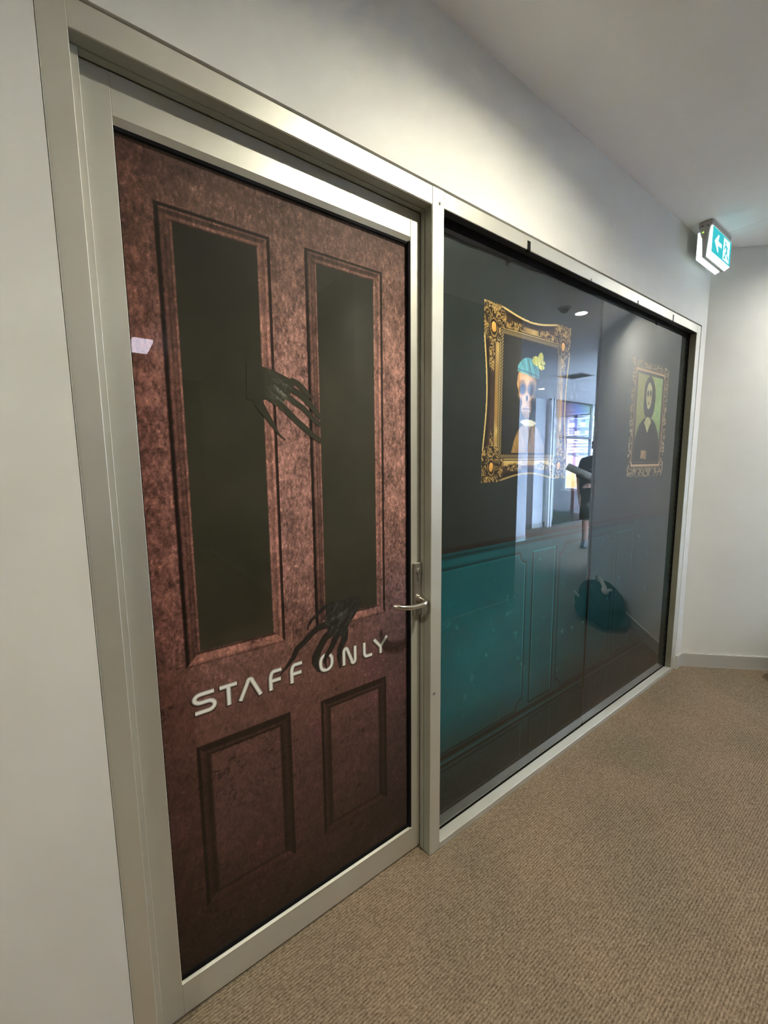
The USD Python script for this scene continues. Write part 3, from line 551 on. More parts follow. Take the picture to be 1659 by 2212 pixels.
# a plain stand-in portrait: a skull in a knitted cap and a brown coat
def ink_p1(X, Z):
    W = .014 * (N2(X, Z, 20, 91, 3) - .5); X = X + W; Z = Z + .014 * (N2(X, Z, 20, 92, 3) - .5)
    n = N2(X, Z, 60, 61, 3); st = meshkit.fbm(np.stack([X * 160 + Z * 60, Z * 22, X * 0], -1), 3, 66)
    C = np.tile([28., 30, 28], X.shape + (1,)) * (.85 + .3 * n)[..., None]
    E = lambda cx, cz, a, b: np.hypot((X - cx) / a, (Z - cz) / b)
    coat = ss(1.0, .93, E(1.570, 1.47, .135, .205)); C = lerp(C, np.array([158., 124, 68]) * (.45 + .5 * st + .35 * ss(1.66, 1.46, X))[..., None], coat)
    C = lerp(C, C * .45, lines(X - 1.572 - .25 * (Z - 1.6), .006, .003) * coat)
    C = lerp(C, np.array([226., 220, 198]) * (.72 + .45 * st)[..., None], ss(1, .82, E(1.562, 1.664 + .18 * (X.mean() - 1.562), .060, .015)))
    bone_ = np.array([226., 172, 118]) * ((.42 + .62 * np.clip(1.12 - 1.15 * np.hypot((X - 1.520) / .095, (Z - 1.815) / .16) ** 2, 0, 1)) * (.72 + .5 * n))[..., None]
    face = np.maximum.reduce([ss(1, .95, E(1.545, 1.830, .068, .078)), ss(1, .93, E(1.545, 1.790, .058, .050)), ss(1, .93, E(1.545, 1.738, .038, .058))]); C = lerp(C, bone_, face)
    for s in (-1, 1):
        C = lerp(C, C * .62, ss(1.5, .9, E(1.545 + s * .030, 1.806, .0225, .026))); C = lerp(C, np.array([30., 24, 20]), ss(1.05, .72, E(1.545 + s * .029, 1.803, .0205, .0235)))
        C = lerp(C, np.array([246., 202, 150]), lines(E(1.545 + s * .034, 1.792, .030, .040) - 1, .10, .06) * (Z < 1.782) * (Z > 1.758) * .7); C = lerp(C, C * .5, ss(1, .5, E(1.545 + s * .044, 1.752, .018, .026)) * .8)
    C = lerp(C, np.array([40., 29, 23]), ss(1, .7, np.maximum(E(1.545, 1.766, .0095, .016), 0)))
    tz = ss(.012, .009, np.abs(Z - 1.722)) * ss(.029, .025, np.abs(X - 1.545)); C = lerp(C, np.array([232., 196, 150]), tz * .6); C = lerp(C, np.array([62., 45, 34]), tz * np.maximum(lines((X - 1.545 + .5) % .0085 - .00425, .002, .001), lines(Z - 1.722, .003, .0012)))
    cap = ss(1, .95, E(1.553, 1.868, .078, .070)) * ss(1.860, 1.866, Z + .14 * (X - 1.55)); C = lerp(C, np.array([98., 178, 188]) * (.38 + .75 * st + .25 * ss(1.62, 1.50, X))[..., None], cap)
    C = lerp(C, C * .55, lines(Z + .14 * (X - 1.55) - 1.873, .004, .002) * cap)
    C = lerp(C, np.array([214., 216, 104]) * (.55 + .7 * st)[..., None], np.maximum.reduce([ss(1, .85, E(1.607, 1.928, .034, .022) + .3 * (N2(X, Z, 40, 65, 2) - .5)), ss(1, .85, E(1.640, 1.946, .020, .024)), ss(1, .8, E(1.642, 1.908, .028, .012)), ss(1, .8, E(1.655, 1.928, .020, .010))]))
    return lin(np.clip(C, 0, 255) / 255.0)
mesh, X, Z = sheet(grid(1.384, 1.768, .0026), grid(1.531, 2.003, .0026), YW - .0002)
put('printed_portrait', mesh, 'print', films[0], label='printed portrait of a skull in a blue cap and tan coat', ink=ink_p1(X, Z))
# second, darker frame with a lacy carved edge
O2 = (2.50, 3.02, 1.393, 2.078); I2 = (2.582, 2.926, 1.490, 1.996)
def inside_two(X, Z):
    d = np.minimum.reduce([X - O2[0], O2[1] - X, Z - O2[2], O2[3] - Z]); i = np.minimum.reduce([X - I2[0], I2[1] - X, Z - I2[2], I2[3] - Z])
    return (d > .022 * np.clip(N2(X, Z, 34, 71, 3) * 1.5 - .25, 0, 1)) & ~(i > .003)
def ink_two(X, Z):
    di = -np.minimum.reduce([X - I2[0], I2[1] - X, Z - I2[2], I2[3] - Z]); carve = 1 - np.abs(N2(X, Z, 48, 72, 4) * 2 - 1)
    C = lerp(np.tile([30., 26, 22], X.shape + (1,)), np.array([128., 108, 78]), ss(.72, .96, carve)); C = lerp(C, np.array([206., 186, 146]), ss(.95, .995, carve) * .8)
    hor = (Z > I2[3]) | (Z < I2[2])
    C = lerp(C, np.array([66., 44, 34]), ss(.034, .030, di)); C = lerp(C, np.array([168., 130, 92]), lines(di - .026, .006, .0015)); C = lerp(C, np.array([210., 176, 128]), lines(di - .019, .008, .002) * hor); C = lerp(C, DARK, lines(di - .010, .008, .002) * hor)
    return lin(np.clip(C, 0, 255) / 255.0)
mesh, X, Z = sheet(grid(O2[0] - .004, O2[1] + .004, .0032), grid(O2[2] - .004, O2[3] + .004, .0026), YW - .0004, inside_two)
put('printed_frame', mesh, 'print', films[1], label='printed dark carved picture frame on the far pane', ink=ink_two(X, Z))
def ink_p2(X, Z):
    X = X + .030 * (N2(X, Z, 14, 93, 3) - .5); Z = Z + .030 * (N2(X, Z, 14, 94, 3) - .5)
    n = N2(X, Z, 40, 81, 3); E = lambda cx, cz, a, b: np.hypot((X - cx) / a, (Z - cz) / b)
    C = lerp(np.tile([150., 148, 84], X.shape + (1,)), np.array([150., 178, 112]), ss(2.70, 2.90, X)) * (.85 + .3 * n)[..., None]
    hill = ss(.14, -.14, Z - 1.72); C = lerp(C, C * .45, hill * .8 * ss(1.9, 1.5, Z))
    robe = np.maximum(ss(1, .95, E(2.752, 1.46, .200, .305)), ss(1, .95, E(2.752, 1.865, .082, .128))); C = lerp(C, np.array([24., 20, 18]) * (.8 + .4 * n)[..., None], robe)
    C = lerp(C, np.array([196., 186, 128]) * (.7 + .5 * n)[..., None], ss(1, .9, E(2.745, 1.880, .044, .078)))
    for s in (-1, 1): C = lerp(C, np.array([50., 42, 30]), ss(1, .8, E(2.745 + s * .019, 1.893, .014, .018)))
    C = lerp(C, np.array([120., 100, 66]), ss(1, .8, E(2.745, 1.842, .012, .012))); C = lerp(C, np.array([190., 184, 126]) * (.75 + .4 * n)[..., None], ss(1, .9, (np.abs(X - 2.748) * 1.1 + np.abs(Z - 1.722)) / .062) * (Z < 1.755))
    C = lerp(C, np.array([158., 122, 76]) * (.7 + .5 * n)[..., None], ss(1, .9, np.maximum(np.abs(X - 2.715) / .040, np.abs(Z - 1.532) / .030)))
    return lin(np.clip(C, 0, 255) / 255.0)
mesh, X, Z = sheet(grid(I2[0], I2[1], .0036), grid(I2[2], I2[3], .0030), YW - .0002)
put('printed_portrait', mesh, 'print', films[1], label='printed portrait of a hooded figure in a black robe', ink=ink_p2(X, Z))

# ------------------------------------------------------------------ exit sign under the ceiling beside the wall
SX0, SX1 = 2.990, 3.322
sign = thing('exit_sign', 'lit double-bladed exit sign with a left arrow and running figure, fixed under the ceiling', 'exit sign', (SX0, -0.085, CEIL))
put('housing', box(SX0 - 0.002, SX1 + 0.004, -0.117, -0.052, CEIL - 0.031, CEIL, 0.003), 'grey_plastic', sign)
put('spine', prism_yz([(-0.104, CEIL - 0.03), (-0.066, CEIL - 0.03), (-0.078, 2.668), (-0.094, 2.664)], SX0 + 0.006, SX1), 'grey_plastic', sign)
put('end_plate', prism_yz([(-0.108, CEIL - 0.031), (-0.056, CEIL - 0.031), (-0.062, 2.795), (-0.082, 2.74), (-0.102, 2.795)], SX0 + 0.003, SX0 + 0.008), 'grey_plastic', sign)
put('light_blade', prism_yz([(-0.120, 2.824), (-0.1205, 2.680), (-0.097, 2.666), (-0.111, 2.824)], SX0 + 0.001, SX1), 'sign_white', sign, label='lit front blade')
put('light_blade', prism_yz([(-0.050, 2.808), (-0.0495, 2.662), (-0.071, 2.670), (-0.060, 2.808)], SX0 - 0.001, SX1), 'sign_white', sign, label='lit rear blade')
put('back_cover', prism_yz([(-0.0495, 2.815), (-0.0485, 2.690), (-0.0470, 2.690), (-0.0478, 2.815)], SX0 + 0.002, SX1), 'grey_plastic', sign)
face = put('sign_face', box(SX0 + 0.004, SX1 - 0.004, -0.1222, -0.1206, 2.684, 2.820), 'sign_teal', sign, label='green exit pictogram panel')
arrow = Polygon([(3.086, 2.797), (3.122, 2.797), (3.092, 2.763), (3.170, 2.763), (3.170, 2.739), (3.092, 2.739), (3.122, 2.704), (3.086, 2.704), (3.030, 2.751)])
arrow = Polygon([(a + (-.004 if a < 3.1 else -0.02), b) for a, b in arrow.exterior.coords[:-1]])
put('arrow', prism_xz(arrow, -0.1226, -0.1221), 'sign_picto', face)
doorway = sbox(3.178, 2.690, 3.292, 2.812)
man = unary_union([Point(3.214, 2.788).buffer(.0085), LineString([(3.226, 2.776), (3.243, 2.744)]).buffer(.0085), LineString([(3.226, 2.774), (3.208, 2.766), (3.196, 2.752)]).buffer(.0042), LineString([(3.232, 2.772), (3.252, 2.768), (3.262, 2.752)]).buffer(.0042),
                   LineString([(3.241, 2.744), (3.222, 2.732), (3.214, 2.706), (3.200, 2.704)]).buffer(.0055), LineString([(3.243, 2.744), (3.254, 2.722), (3.278, 2.712)]).buffer(.0055)])
put('doorway', prism_xz(doorway.difference(man), -0.1226, -0.1221), 'sign_picto', face, label='white doorway with the running figure cut out in green')
def bead_x(r, x, y, z): 
    m = trimesh.creation.cylinder(r, 0.003, sections=14); m.apply_transform(trimesh.transformations.rotation_matrix(math.pi / 2, [0, 1, 0])); m.apply_translation([x, y, z]); return m
for y, z in ((-0.070, 2.838), (-0.098, 2.830)): put('screw', bead_x(.0030, SX0 - 0.002 if z > 2.829 else SX0 + .002, y, z), 'dark_hole', sign)
put('status_light', box(SX0 + 0.0005, SX0 + 0.0035, -0.078, -0.070, 2.800, 2.807), 'led_green', sign, label='small green status light')

# ------------------------------------------------------------------ recessed downlights
def downlight(x, y, label, lens='lamp_lens'):
    t = thing('downlight', label, 'downlight', (x, y, CEIL), 'recessed ceiling downlights')
    put('trim_ring', lathe([(0.050, 0.004), (0.050, -0.003), (0.060, -0.004), (0.064, 0.0), (0.064, 0.002)], (x, y, CEIL)), 'white_metal', t, smooth=40)
    put('reflector', lathe([(0.051, 0.0), (0.049, 0.019), (0.0465, 0.019), (0.0485, 0.0)], (x, y, CEIL)), 'reflector', t, smooth=40)
    c = trimesh.creation.cylinder(0.046, 0.004, sections=40); c.apply_translation([x, y, CEIL + 0.0155]); put('lens', c, lens, t)
    return t
first = downlight(*LAMPS[0], 'warm recessed downlight above the gap between door and window')
copy_of(first, 'downlight', (*LAMPS[2], CEIL), 'warm recessed downlight above the corridor to the left of the door', 'downlight', 'recessed ceiling downlights')
second = downlight(*LAMPS[1], 'recessed downlight beside the smoke detector, close to the angled wall', 'far_lens')
copy_of(second, 'downlight', (*LAMPS[3], CEIL), 'recessed downlight in the lobby ceiling near the columns', 'downlight', 'recessed ceiling downlights')
sm = thing('smoke_detector', 'dark round smoke detector on the ceiling beside a downlight', 'smoke detector', (3.58, -1.03, CEIL))
put('base', lathe([(0, -0.014), (0.048, -0.014), (0.055, -0.006), (0.055, 0)], (3.58, -1.03, CEIL)), 'grey_plastic', sm, smooth=40)
put('sensor_cap', lathe([(0, -0.040), (0.024, -0.038), (0.034, -0.026), (0.034, -0.013), (0, -0.013)], (3.58, -1.03, CEIL)), 'dark_metal', sm, smooth=40)
av = thing('air_vent', 'square ceiling air vent with slats in the lobby ceiling', 'air vent', (6.51, -2.54, CEIL))
put('vent_frame', cat_([box(6.31, 6.71, -2.74, -2.71, CEIL - .008, CEIL), box(6.31, 6.71, -2.37, -2.34, CEIL - .008, CEIL), box(6.31, 6.34, -2.71, -2.37, CEIL - .008, CEIL), box(6.68, 6.71, -2.71, -2.37, CEIL - .008, CEIL)]), 'grey_plastic', av)
put('backing', box(6.34, 6.68, -2.71, -2.37, CEIL - .0015, CEIL), 'dark_hole', av)
for k in range(6): put('slat', prism_yz([(-2.695 + k * .055, CEIL - .003), (-2.672 + k * .055, CEIL - .010), (-2.668 + k * .055, CEIL - .008), (-2.69 + k * .055, CEIL - .0015)], 6.34, 6.68), 'taupe_paint', av)
# surface-mounted batten in the side passage opposite the door
bl = thing('ceiling_light', 'white surface-mounted box light on the ceiling of the side passage', 'ceiling light', (0.58, -4.14, CEIL))
put('housing', box(0.485, 0.680, -4.44, -3.86, CEIL - 0.055, CEIL, 0.004), 'white_plastic', bl)
put('diffuser', prism_yz([(-4.43, CEIL - .0552), (-3.868, CEIL - .0552), (-3.885, CEIL - .085), (-4.415, CEIL - .085)], 0.490, 0.675), 'side_lens', bl, label='glowing diffuser')

# ------------------------------------------------------------------ lobby: columns and glazing
def column(x0, x1, y0, y1, lab):
    t = thing('column', lab, 'column', ((x0 + x1) / 2, (y0 + y1) / 2, 0), kind='structure')
    put('shaft', box(x0, x1, y0, y1, 0.0, CEIL, 0.004), 'lobby_paint', t); put('column_skirting', cat_([box(x0 - .01, x1 + .01, y0 - .01, y1 + .01, 0, .1, .002)]), 'skirting_paint', t)
column(6.30, 6.70, -3.90, -3.52, 'white lobby column nearest the corridor corner')
column(7.98, 8.37, -4.60, -4.25, 'white lobby column beside the lobby glazing')
YGZ = -4.15
lg = thing('window_2', 'full-height lobby glazing with dark posts and a transom', 'glazing', (8.37, YGZ, 0), kind='structure')
for x0, x1, m in ((8.37, 8.42, 'white_metal'), (8.47, 8.52, 'white_metal'), (10.12, 10.17, 'white_metal'), (10.95, 11.0, 'white_metal')): put('post', box(x0, x1, YGZ - .04, YGZ + .04, 0, CEIL - .001, .002), m, lg)
put('transom', box(8.52, 10.95, YGZ - .035, YGZ + .035, 2.02, 2.07, .002), 'dark_metal', lg)
put('head_rail', box(8.37, 11.0, YGZ - .035, YGZ + .035, CEIL - .03, CEIL - .0005, .002), 'dark_metal', lg)
put('base_rail', box(8.37, 11.0, YGZ - .03, YGZ + .03, 0, .03, .002), 'dark_metal', lg)
for x0, x1 in ((8.52, 10.12), (10.17, 10.95)):
    put('glass_pane', box(x0, x1, YGZ - .004, YGZ + .004, .03, 2.02), 'rainbow_glass' if x0 < 9 else 'pane_glass', lg); put('glass_pane', box(x0, x1, YGZ - .004, YGZ + .004, 2.07, CEIL - .03), 'rainbow_glass' if x0 < 9 else 'pane_glass', lg)
ng = thing('window_5', 'added unseen lobby glazing past the angled wall that lets daylight onto the columns', 'glazing', (8.35, -1.36, 0), kind='structure')  # unseen glazing, added so sky light reaches the column faces
for x in (5.73, 7.05, 8.37, 9.69, 10.97): put('post', box(x - .03, x + .03, -1.39, -1.32, 0, CEIL - .001, .002), 'dark_metal', ng)
put('head_rail', box(5.76, 10.94, -1.385, -1.325, CEIL - .04, CEIL - .0005, .002), 'dark_metal', ng); put('base_rail', box(5.76, 10.94, -1.385, -1.325, 0, .05, .002), 'dark_metal', ng)
for x in (5.76, 7.08, 8.40, 9.72): put('glass_pane', box(x, x + 1.24, -1.36, -1.352, .05, CEIL - .04), 'pane_glass', ng)
eg = thing('window_3', 'added unseen glazed end of the lobby that lets daylight in', 'glazing', (L1, -2.75, 0), kind='structure')  # unseen end glazing, added to brighten the lobby with daylight
for y in (-4.10, -3.25, -2.35, -1.42): put('post', box(L1, L1 + .06, y - .03, y + .03, 0, CEIL - .001, .002), 'dark_metal', eg)
put('head_rail', box(L1, L1 + .06, -4.1, -1.40, CEIL - .04, CEIL - .0005, .002), 'dark_metal', eg); put('base_rail', box(L1, L1 + .06, -4.1, -1.40, 0, .05, .002), 'dark_metal', eg)
for a, b in ((-4.07, -3.28), (-3.22, -2.38), (-2.32, -1.45)): put('glass_pane', box(L1 + .025, L1 + .033, a, b, .05, CEIL - .04), 'pane_glass', eg)
wn = thing('window_4', 'window with a white sill looking out to the tower', 'window', (L2 + .1, -4.96, .62), kind='structure')
put('frame', cat_([box(L2 + .06, L2 + .12, -5.92, -5.87, .62, 2.82), box(L2 + .06, L2 + .12, -4.35, -4.30, .62, 2.82), box(L2 + .06, L2 + .12, -5.87, -4.35, .62, .66), box(L2 + .06, L2 + .12, -5.87, -4.35, 2.78, 2.82)]), 'white_metal', wn)
put('sill', box(L2 - .06, L2 + .06, -5.96, -4.26, .585, .618, .004), 'white_metal', wn); put('glass_pane', box(L2 + .085, L2 + .091, -5.87, -4.35, .66, 2.78), 'pane_glass', wn)

# ------------------------------------------------------------------ outdoors
structure('ground', cat_([box(-60, 260, -220, 160, -8.2, -8.0), box(12.25, 60, -40, 20, -0.5, -0.32)]), 'paving', label='pale paving outside the building', cat='ground')
def rot_boxes(bs, c, ang):
    m = cat_([box(*b) for b in bs]); m.apply_transform(trimesh.transformations.rotation_matrix(ang, [0, 0, 1])); m.apply_translation(c); return m
TC, TA = (152.0, -80.0, -8.0), math.radians(-28.5)
tower = thing('apartment_tower', 'tall white apartment tower with stacked alternating balconies', 'building', TC)
put('core', rot_boxes([(0, 12, -9, 9, 0, 70)], TC, TA), 'tower_grey', tower)
for k in range(14):
    z = 3.0 * k + 4
    put('floor_slab', rot_boxes([(-1.2, 0.0, -9, 9, z, z + .35)], TC, TA), 'tower_white', tower)
    bs = []; gl_ = []; nb = 0
    for j in range(5):
        y0 = -9 + j * 3.6 + (1.8 if k % 2 else 0)
        if y0 + 1.8 <= 9: bs.append((-2.6, -1.2, y0, y0 + 1.8, z, z + 1.5)); gl_.append((-.15, 0, y0 + .2, y0 + 1.6, z + .35, z + 2.7))
    for b_, g_ in zip(bs, gl_): put('balcony', rot_boxes([b_], TC, TA), 'tower_white', tower); put('window', rot_boxes([g_], TC, TA), 'tower_glass', tower)
OC, OA = (26.4, -13.1, -0.32), math.radians(-28.5)
pg = thing('pergola', 'white slatted pergola outside the far window', 'pergola', OC)
for k in range(5): put('beam', rot_boxes([(k * .25, k * .25 + .10, -2.6, 2.6, 2.35 + .22 * k, 2.47 + .22 * k)], OC, OA), 'tower_white', pg)
for y in (-2.5, 2.5): put('post', rot_boxes([(.5, .62, y - .06, y + .06, 0, 2.8)], OC, OA), 'tower_white', pg)
put('hoarding', rot_boxes([(2.5, 2.6, -4, 4, 0, 2.1)], OC, OA), 'lavender_panel', None, label='lavender hoarding panel outside behind the pergola', cat='hoarding')
put('skip', rot_boxes([(1.1, 2.3, -3.2, 3.2, 0.45, 1.30), (1.2, 2.2, -3.0, 3.0, 0.0, .45)], OC, OA), 'yellow_panel', None, label='low yellow container outside in front of the lavender hoarding', cat='container')

# ------------------------------------------------------------------ bag against the angled wall
BC = np.array([3.862, -0.712, 0.0])
bag = thing('duffel_bag', 'dark green-black carry bag with white handles on the carpet against the angled wall', 'bag', BC)
U3, N3 = np.array([UF[0], UF[1], 0]), np.array([NF[0], NF[1], 0])
def bag_surface(a, b, h, e=0.62, seed=5, wr=.016):
    s = trimesh.creation.icosphere(5); d = s.vertices.copy()
    q = np.sign(d) * np.abs(d) ** e; q /= (np.abs(q) ** (2 / .75)).sum(1, keepdims=True) ** (.75 / 2)
    q = q * np.array([a, b, h / 2]); nz = meshkit.fbm(q * 9 + 3, 3, seed) - .5; q += d * (nz[:, None] * wr * 3)
    q[:, 2] = np.where(q[:, 2] > 0, q[:, 2] * (1 + .10 * np.cos(q[:, 0] / a * 2.2) + .16 * (q[:, 0] / a)), q[:, 2])
    q[:, 2] = np.maximum(q[:, 2] + h / 2, 0.0)
    return q, s.faces
def bag_world(q): return BC + q[:, :1] * U3 + q[:, 1:2] * N3 + q[:, 2:3] * np.array([0, 0, 1.0])
def bag_mesh(q, f):
    m = trimesh.Trimesh(bag_world(q), f, process=False); m.fix_normals(); return m
q, f = bag_surface(.285, .165, .33)
put('body', bag_mesh(q, f), 'bag_cloth', bag, smooth=True)
def bag_path(pts): return bag_world(spline(pts, 22))
q2, f2 = bag_surface(.10, .125, .30, .6, 9, .012); q2[:, 0] -= .225; q2[:, 2] *= .86
put('end_pocket', bag_mesh(q2, f2), 'bag_dark', bag, smooth=True)
q3, f3 = bag_surface(.15, .05, .20, .6, 13, .010); q3[:, 1] += .155; q3[:, 0] += .03; q3[:, 2] += .02
put('front_pocket', bag_mesh(q3, f3), 'bag_cloth', bag, smooth=True)
for pts, tips in (([(.045, .0, .352), (.015, .02, .392), (-.03, .02, .392), (-.07, .01, .362), (-.10, .0, .335)], [[(.050, .0, .350), (.058, .02, .385), (.048, .02, .398)], [(-.095, .0, .345), (-.105, .02, .32), (-.105, .03, .29)]]),
                  ([(-.115, .0, .325), (-.150, .03, .330), (-.190, .03, .318), (-.225, .02, .335), (-.255, .0, .352)], [[(-.118, .0, .320), (-.112, .03, .305), (-.112, .05, .28)], [(-.250, .0, .345), (-.268, .01, .340), (-.270, .02, .285)]])):
    hn = put('handle', tube(bag_path(pts), .021, 12, .8), 'white_strap', bag, label='white padded handle', smooth=50)
    put('handle_end', cat_([tube(bag_path(t), .012, 8) for t in tips]), 'bag_dark', hn, smooth=50)
put('side_stripe', tube(bag_path([(.16, .178, .19), (.10, .205, .225), (.04, .215, .235), (-.04, .205, .225)]), .016, 8, .5), 'white_strap', bag, label='white side flash', smooth=50)
put('side_stripe', tube(bag_path([(.14, .190, .12), (.09, .212, .135), (.04, .215, .13)]), .010, 8, .5), 'white_strap', bag, label='small white logo bar', smooth=50)
put('zip_tag', tube(bag_path([(-.09, .175, .14), (-.095, .185, .12), (-.097, .18, .10)]), .009, 8, .6), 'kraft_paper', bag, smooth=50)

# ------------------------------------------------------------------ person in the lobby
PC, PA = np.array([7.02, -2.40, 0.0]), math.radians(63.4)
RP = np.array([[math.cos(PA), -math.sin(PA), 0], [math.sin(PA), math.cos(PA), 0], [0, 0, 1]])
def sph(p, r, n=20): return m3.Manifold.sphere(r, n).translate([float(k) for k in p])
def bone(a, b, ra, rb): return m3.Manifold.batch_hull([sph(a, ra), sph(b, rb)])
def chain(pts): return [bone(a[:3], b[:3], a[3], b[3]) for a, b in zip(pts[:-1], pts[1:])]
def ell(c, r, n=24): return m3.Manifold.sphere(1.0, n).scale([float(k) for k in r]).translate([float(k) for k in c])
def fuse(parts, edge, it=8):
    m = m3.Manifold.batch_boolean(parts, m3.OpType.Add).refine_to_length(edge); t = tri(m); t = trimesh.Trimesh(t.vertices, t.faces, process=True)
    return trimesh.smoothing.filter_taubin(t, lamb=.5, nu=.53, iterations=it)
def posed(t):
    t = trimesh.Trimesh(t.vertices @ RP.T + PC, t.faces, process=False); return t
person = thing('person', 'person in black cap, black t-shirt and dark shorts standing in the lobby', 'person', PC)
Lh, Rh = np.array([-.235, .035, .86]), np.array([-.02, .215, 1.075])
def hand(w, d, n, side):
    """Palm and five bent fingers from wrist w along d, back of the hand facing n."""
    d = np.array(d, float); d /= np.linalg.norm(d); n = np.array(n, float); n -= d * n.dot(d); n /= np.linalg.norm(n); s = np.cross(d, n) * side
    out = [m3.Manifold.batch_hull([sph(w, .026), sph(w + d * .085 + s * .030, .014), sph(w + d * .085 - s * .030, .014), sph(w + d * .03 + s * .032, .015)])]
    for k, (o, ln) in enumerate(((.031, .070), (.011, .080), (-.010, .075), (-.029, .058))):
        a = w + d * .085 + s * o; b = a + d * ln * .45 - n * .006; c = b + d * ln * .30 - n * .018; e = c + d * ln * .18 - n * .022
        out += chain([(*a, .0100), (*b, .0092), (*c, .0085), (*e, .0075)])
    a = w + d * .030 + s * .034; b = a + d * .035 + s * .022 - n * .008; c = b + d * .034 + s * .006 - n * .012
    return out + chain([(*a, .0135), (*b, .0110), (*c, .0090)])
parts = [ell((0, .0, 1.745), (.077, .098, .118)), m3.Manifold.batch_hull([sph((0, .02, 1.70), .07), sph((0, .062, 1.655), .032), sph((.035, .03, 1.665), .03), sph((-.035, .03, 1.665), .03)]),
         m3.Manifold.batch_hull([sph((0, .094, 1.745), .009), sph((0, .112, 1.712), .013), sph((.013, .095, 1.708), .009), sph((-.013, .095, 1.708), .009)]), ell((.080, -.005, 1.725), (.010, .022, .033)), ell((-.080, -.005, 1.725), (.010, .022, .033)),
         m3.Manifold.batch_hull([sph((.018, .088, 1.676), .007), sph((-.018, .088, 1.676), .007), sph((0, .093, 1.671), .007)]), bone((0, -.01, 1.55), (0, .005, 1.66), .062, .056),
         m3.Manifold.batch_hull([sph((.17, -.01, 1.49), .055), sph((-.17, -.01, 1.49), .055), sph((0, 0, 1.54), .07), sph((.12, 0, 1.25), .10), sph((-.12, 0, 1.25), .10), sph((.11, 0, .98), .11), sph((-.11, 0, .98), .11)])]
for s in (-1, 1): parts += chain([(.10 * s, 0, .95, .098), (.115 * s, .02, .53, .060), (.12 * s, -.015, .40, .060), (.125 * s, -.02, .10, .040)]) + chain([(.125 * s, -.02, .09, .042), (.14 * s, .12, .05, .035)])
parts += chain([(-.20, -.01, 1.48, .056), (-.255, -.02, 1.18, .043), (*Lh, .028)]) + hand(Lh, (.06, .10, -1), (-1, 0.2, 0), -1)
parts += chain([(.20, -.01, 1.48, .056), (.265, -.01, 1.20, .043), (.14, .18, 1.09, .036), (*Rh, .028)]) + hand(Rh, (-1, .25, .1), (0, .6, .8), -1)
put('body', posed(fuse(parts, .012, 6)), 'skin', person, smooth=True)
put('eyes', posed(cat_([tri(sph((.031, .086, 1.745), .012)), tri(sph((-.031, .086, 1.745), .012))])), 'eye_white', person, smooth=True)
put('hair', posed(fuse([ell((0, -.016, 1.775), (.084, .096, .098)).trim_by_plane([0, -.5, .86], 1.50)], .012, 3)), 'hair', person, smooth=True)
shirt = [m3.Manifold.batch_hull([sph((.175, -.01, 1.490), .068), sph((-.175, -.01, 1.490), .068), sph((0, 0, 1.525), .085), sph((.13, 0, 1.25), .118), sph((-.13, 0, 1.25), .118)]), m3.Manifold.batch_hull([sph((.13, 0, 1.25), .118), sph((-.13, 0, 1.25), .118), sph((.125, 0, .97), .125), sph((-.125, 0, .97), .125)]).trim_by_plane([0, 0, 1], .92)]
for s, e in ((-1, (-.243, -.017, 1.25)), (1, (.250, -.01, 1.265))): shirt.append(bone((.185 * s, -.01, 1.485), e, .074, .066))
neck = bone((0, .0, 1.575), (0, .01, 1.70), .070, .066)
put('t_shirt', posed(fuse([m3.Manifold.batch_boolean(shirt, m3.OpType.Add) - neck], .016, 5)), 'black_cotton', person, smooth=True)
bd = RP @ np.array([0.05, .148, 1.36]) + PC
put('chest_print', posed(fuse([m3.Manifold.batch_hull([sph((-.10, .128, 1.352), .006, 8), sph((.03, .138, 1.372), .006, 8)])], .01, 1)), 'white_strap', person, label='small pale line printed on the chest')
shorts = [m3.Manifold.batch_hull([sph((.10, 0, .98), .128), sph((-.10, 0, .98), .128), sph((.09, .0, .86), .125), sph((-.09, .0, .86), .125)]).trim_by_plane([0, 0, -1], -1.02)]
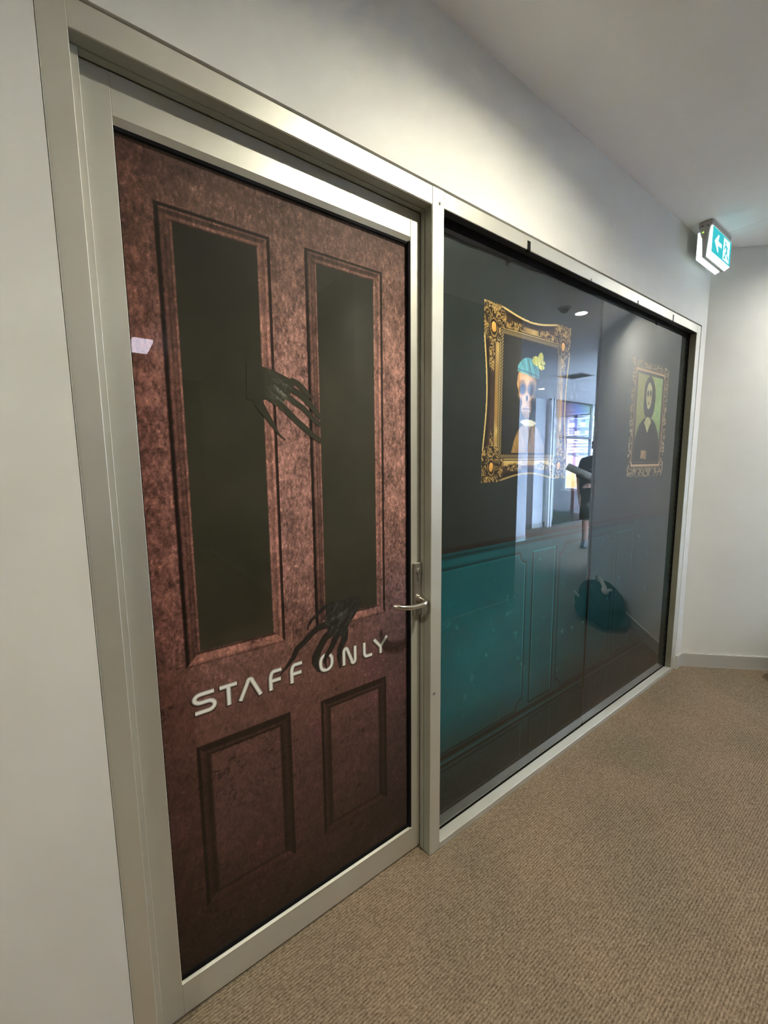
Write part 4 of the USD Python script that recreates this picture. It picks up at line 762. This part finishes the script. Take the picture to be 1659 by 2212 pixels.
for s in (-1, 1): shorts.append(m3.Manifold.batch_hull([sph((.10 * s, 0, .90), .115), sph((.125 * s, .015, .50), .100)]).trim_by_plane([0, 0, 1], .49))
put('shorts', posed(fuse(shorts, .016, 4)), 'olive_cotton', person, smooth=True)
for s in (-1, 1): put('shoe', posed(fuse([m3.Manifold.batch_hull([sph((.125 * s, -.05, .050), .048), sph((.13 * s, .06, .048), .047), sph((.148 * s, .165, .040), .038), sph((.125 * s, -.02, .105), .045), sph((.125 * s, -.05, .03), .047)]).trim_by_plane([0, 0, 1], 0.0)], .012, 2)), 'black_shoe', person, smooth=40)
put('cap', posed(fuse([(ell((0, -.004, 1.775), (.092, .110, .102))).trim_by_plane([0, -.12, .99], 1.765), m3.Manifold.batch_hull([sph((.06, .085, 1.79), .008, 10), sph((-.06, .085, 1.79), .008, 10), sph((.04, .165, 1.778), .007, 10), sph((-.04, .165, 1.778), .007, 10)])], .012, 2)), 'black_cotton', person, smooth=True)
# the roll held under the arm
ra, rb = RP @ np.array([-.44, .205, 1.41]) + PC, RP @ np.array([.00, .215, 1.19]) + PC
t_ = (rb - ra) / np.linalg.norm(rb - ra)
roll = thing('paper_roll', 'short brown paper roll held across the body of the person in the lobby', 'paper roll', (ra + rb) / 2)
cy = trimesh.creation.annulus(.045, .060, np.linalg.norm(rb - ra), sections=32); cy.apply_transform(trimesh.geometry.align_vectors([0, 0, 1], t_)); cy.apply_translation((ra + rb) / 2)
put('outer_wrap', cy, 'kraft_paper', roll, smooth=40)
th = np.linspace(0, 5 * math.pi, 70); sp = np.stack([(.010 + .030 * th / th[-1]) * np.cos(th), (.010 + .030 * th / th[-1]) * np.sin(th)], 1)
inner = trimesh.creation.extrude_polygon(LineString(sp).buffer(.0015), np.linalg.norm(rb - ra) * .98, engine='earcut'); inner.apply_translation([0, 0, -np.linalg.norm(rb - ra) * .49]); inner.apply_transform(trimesh.geometry.align_vectors([0, 0, 1], t_)); inner.apply_translation((ra + rb) / 2)
put('inner_coil', inner, 'kraft_paper', roll)
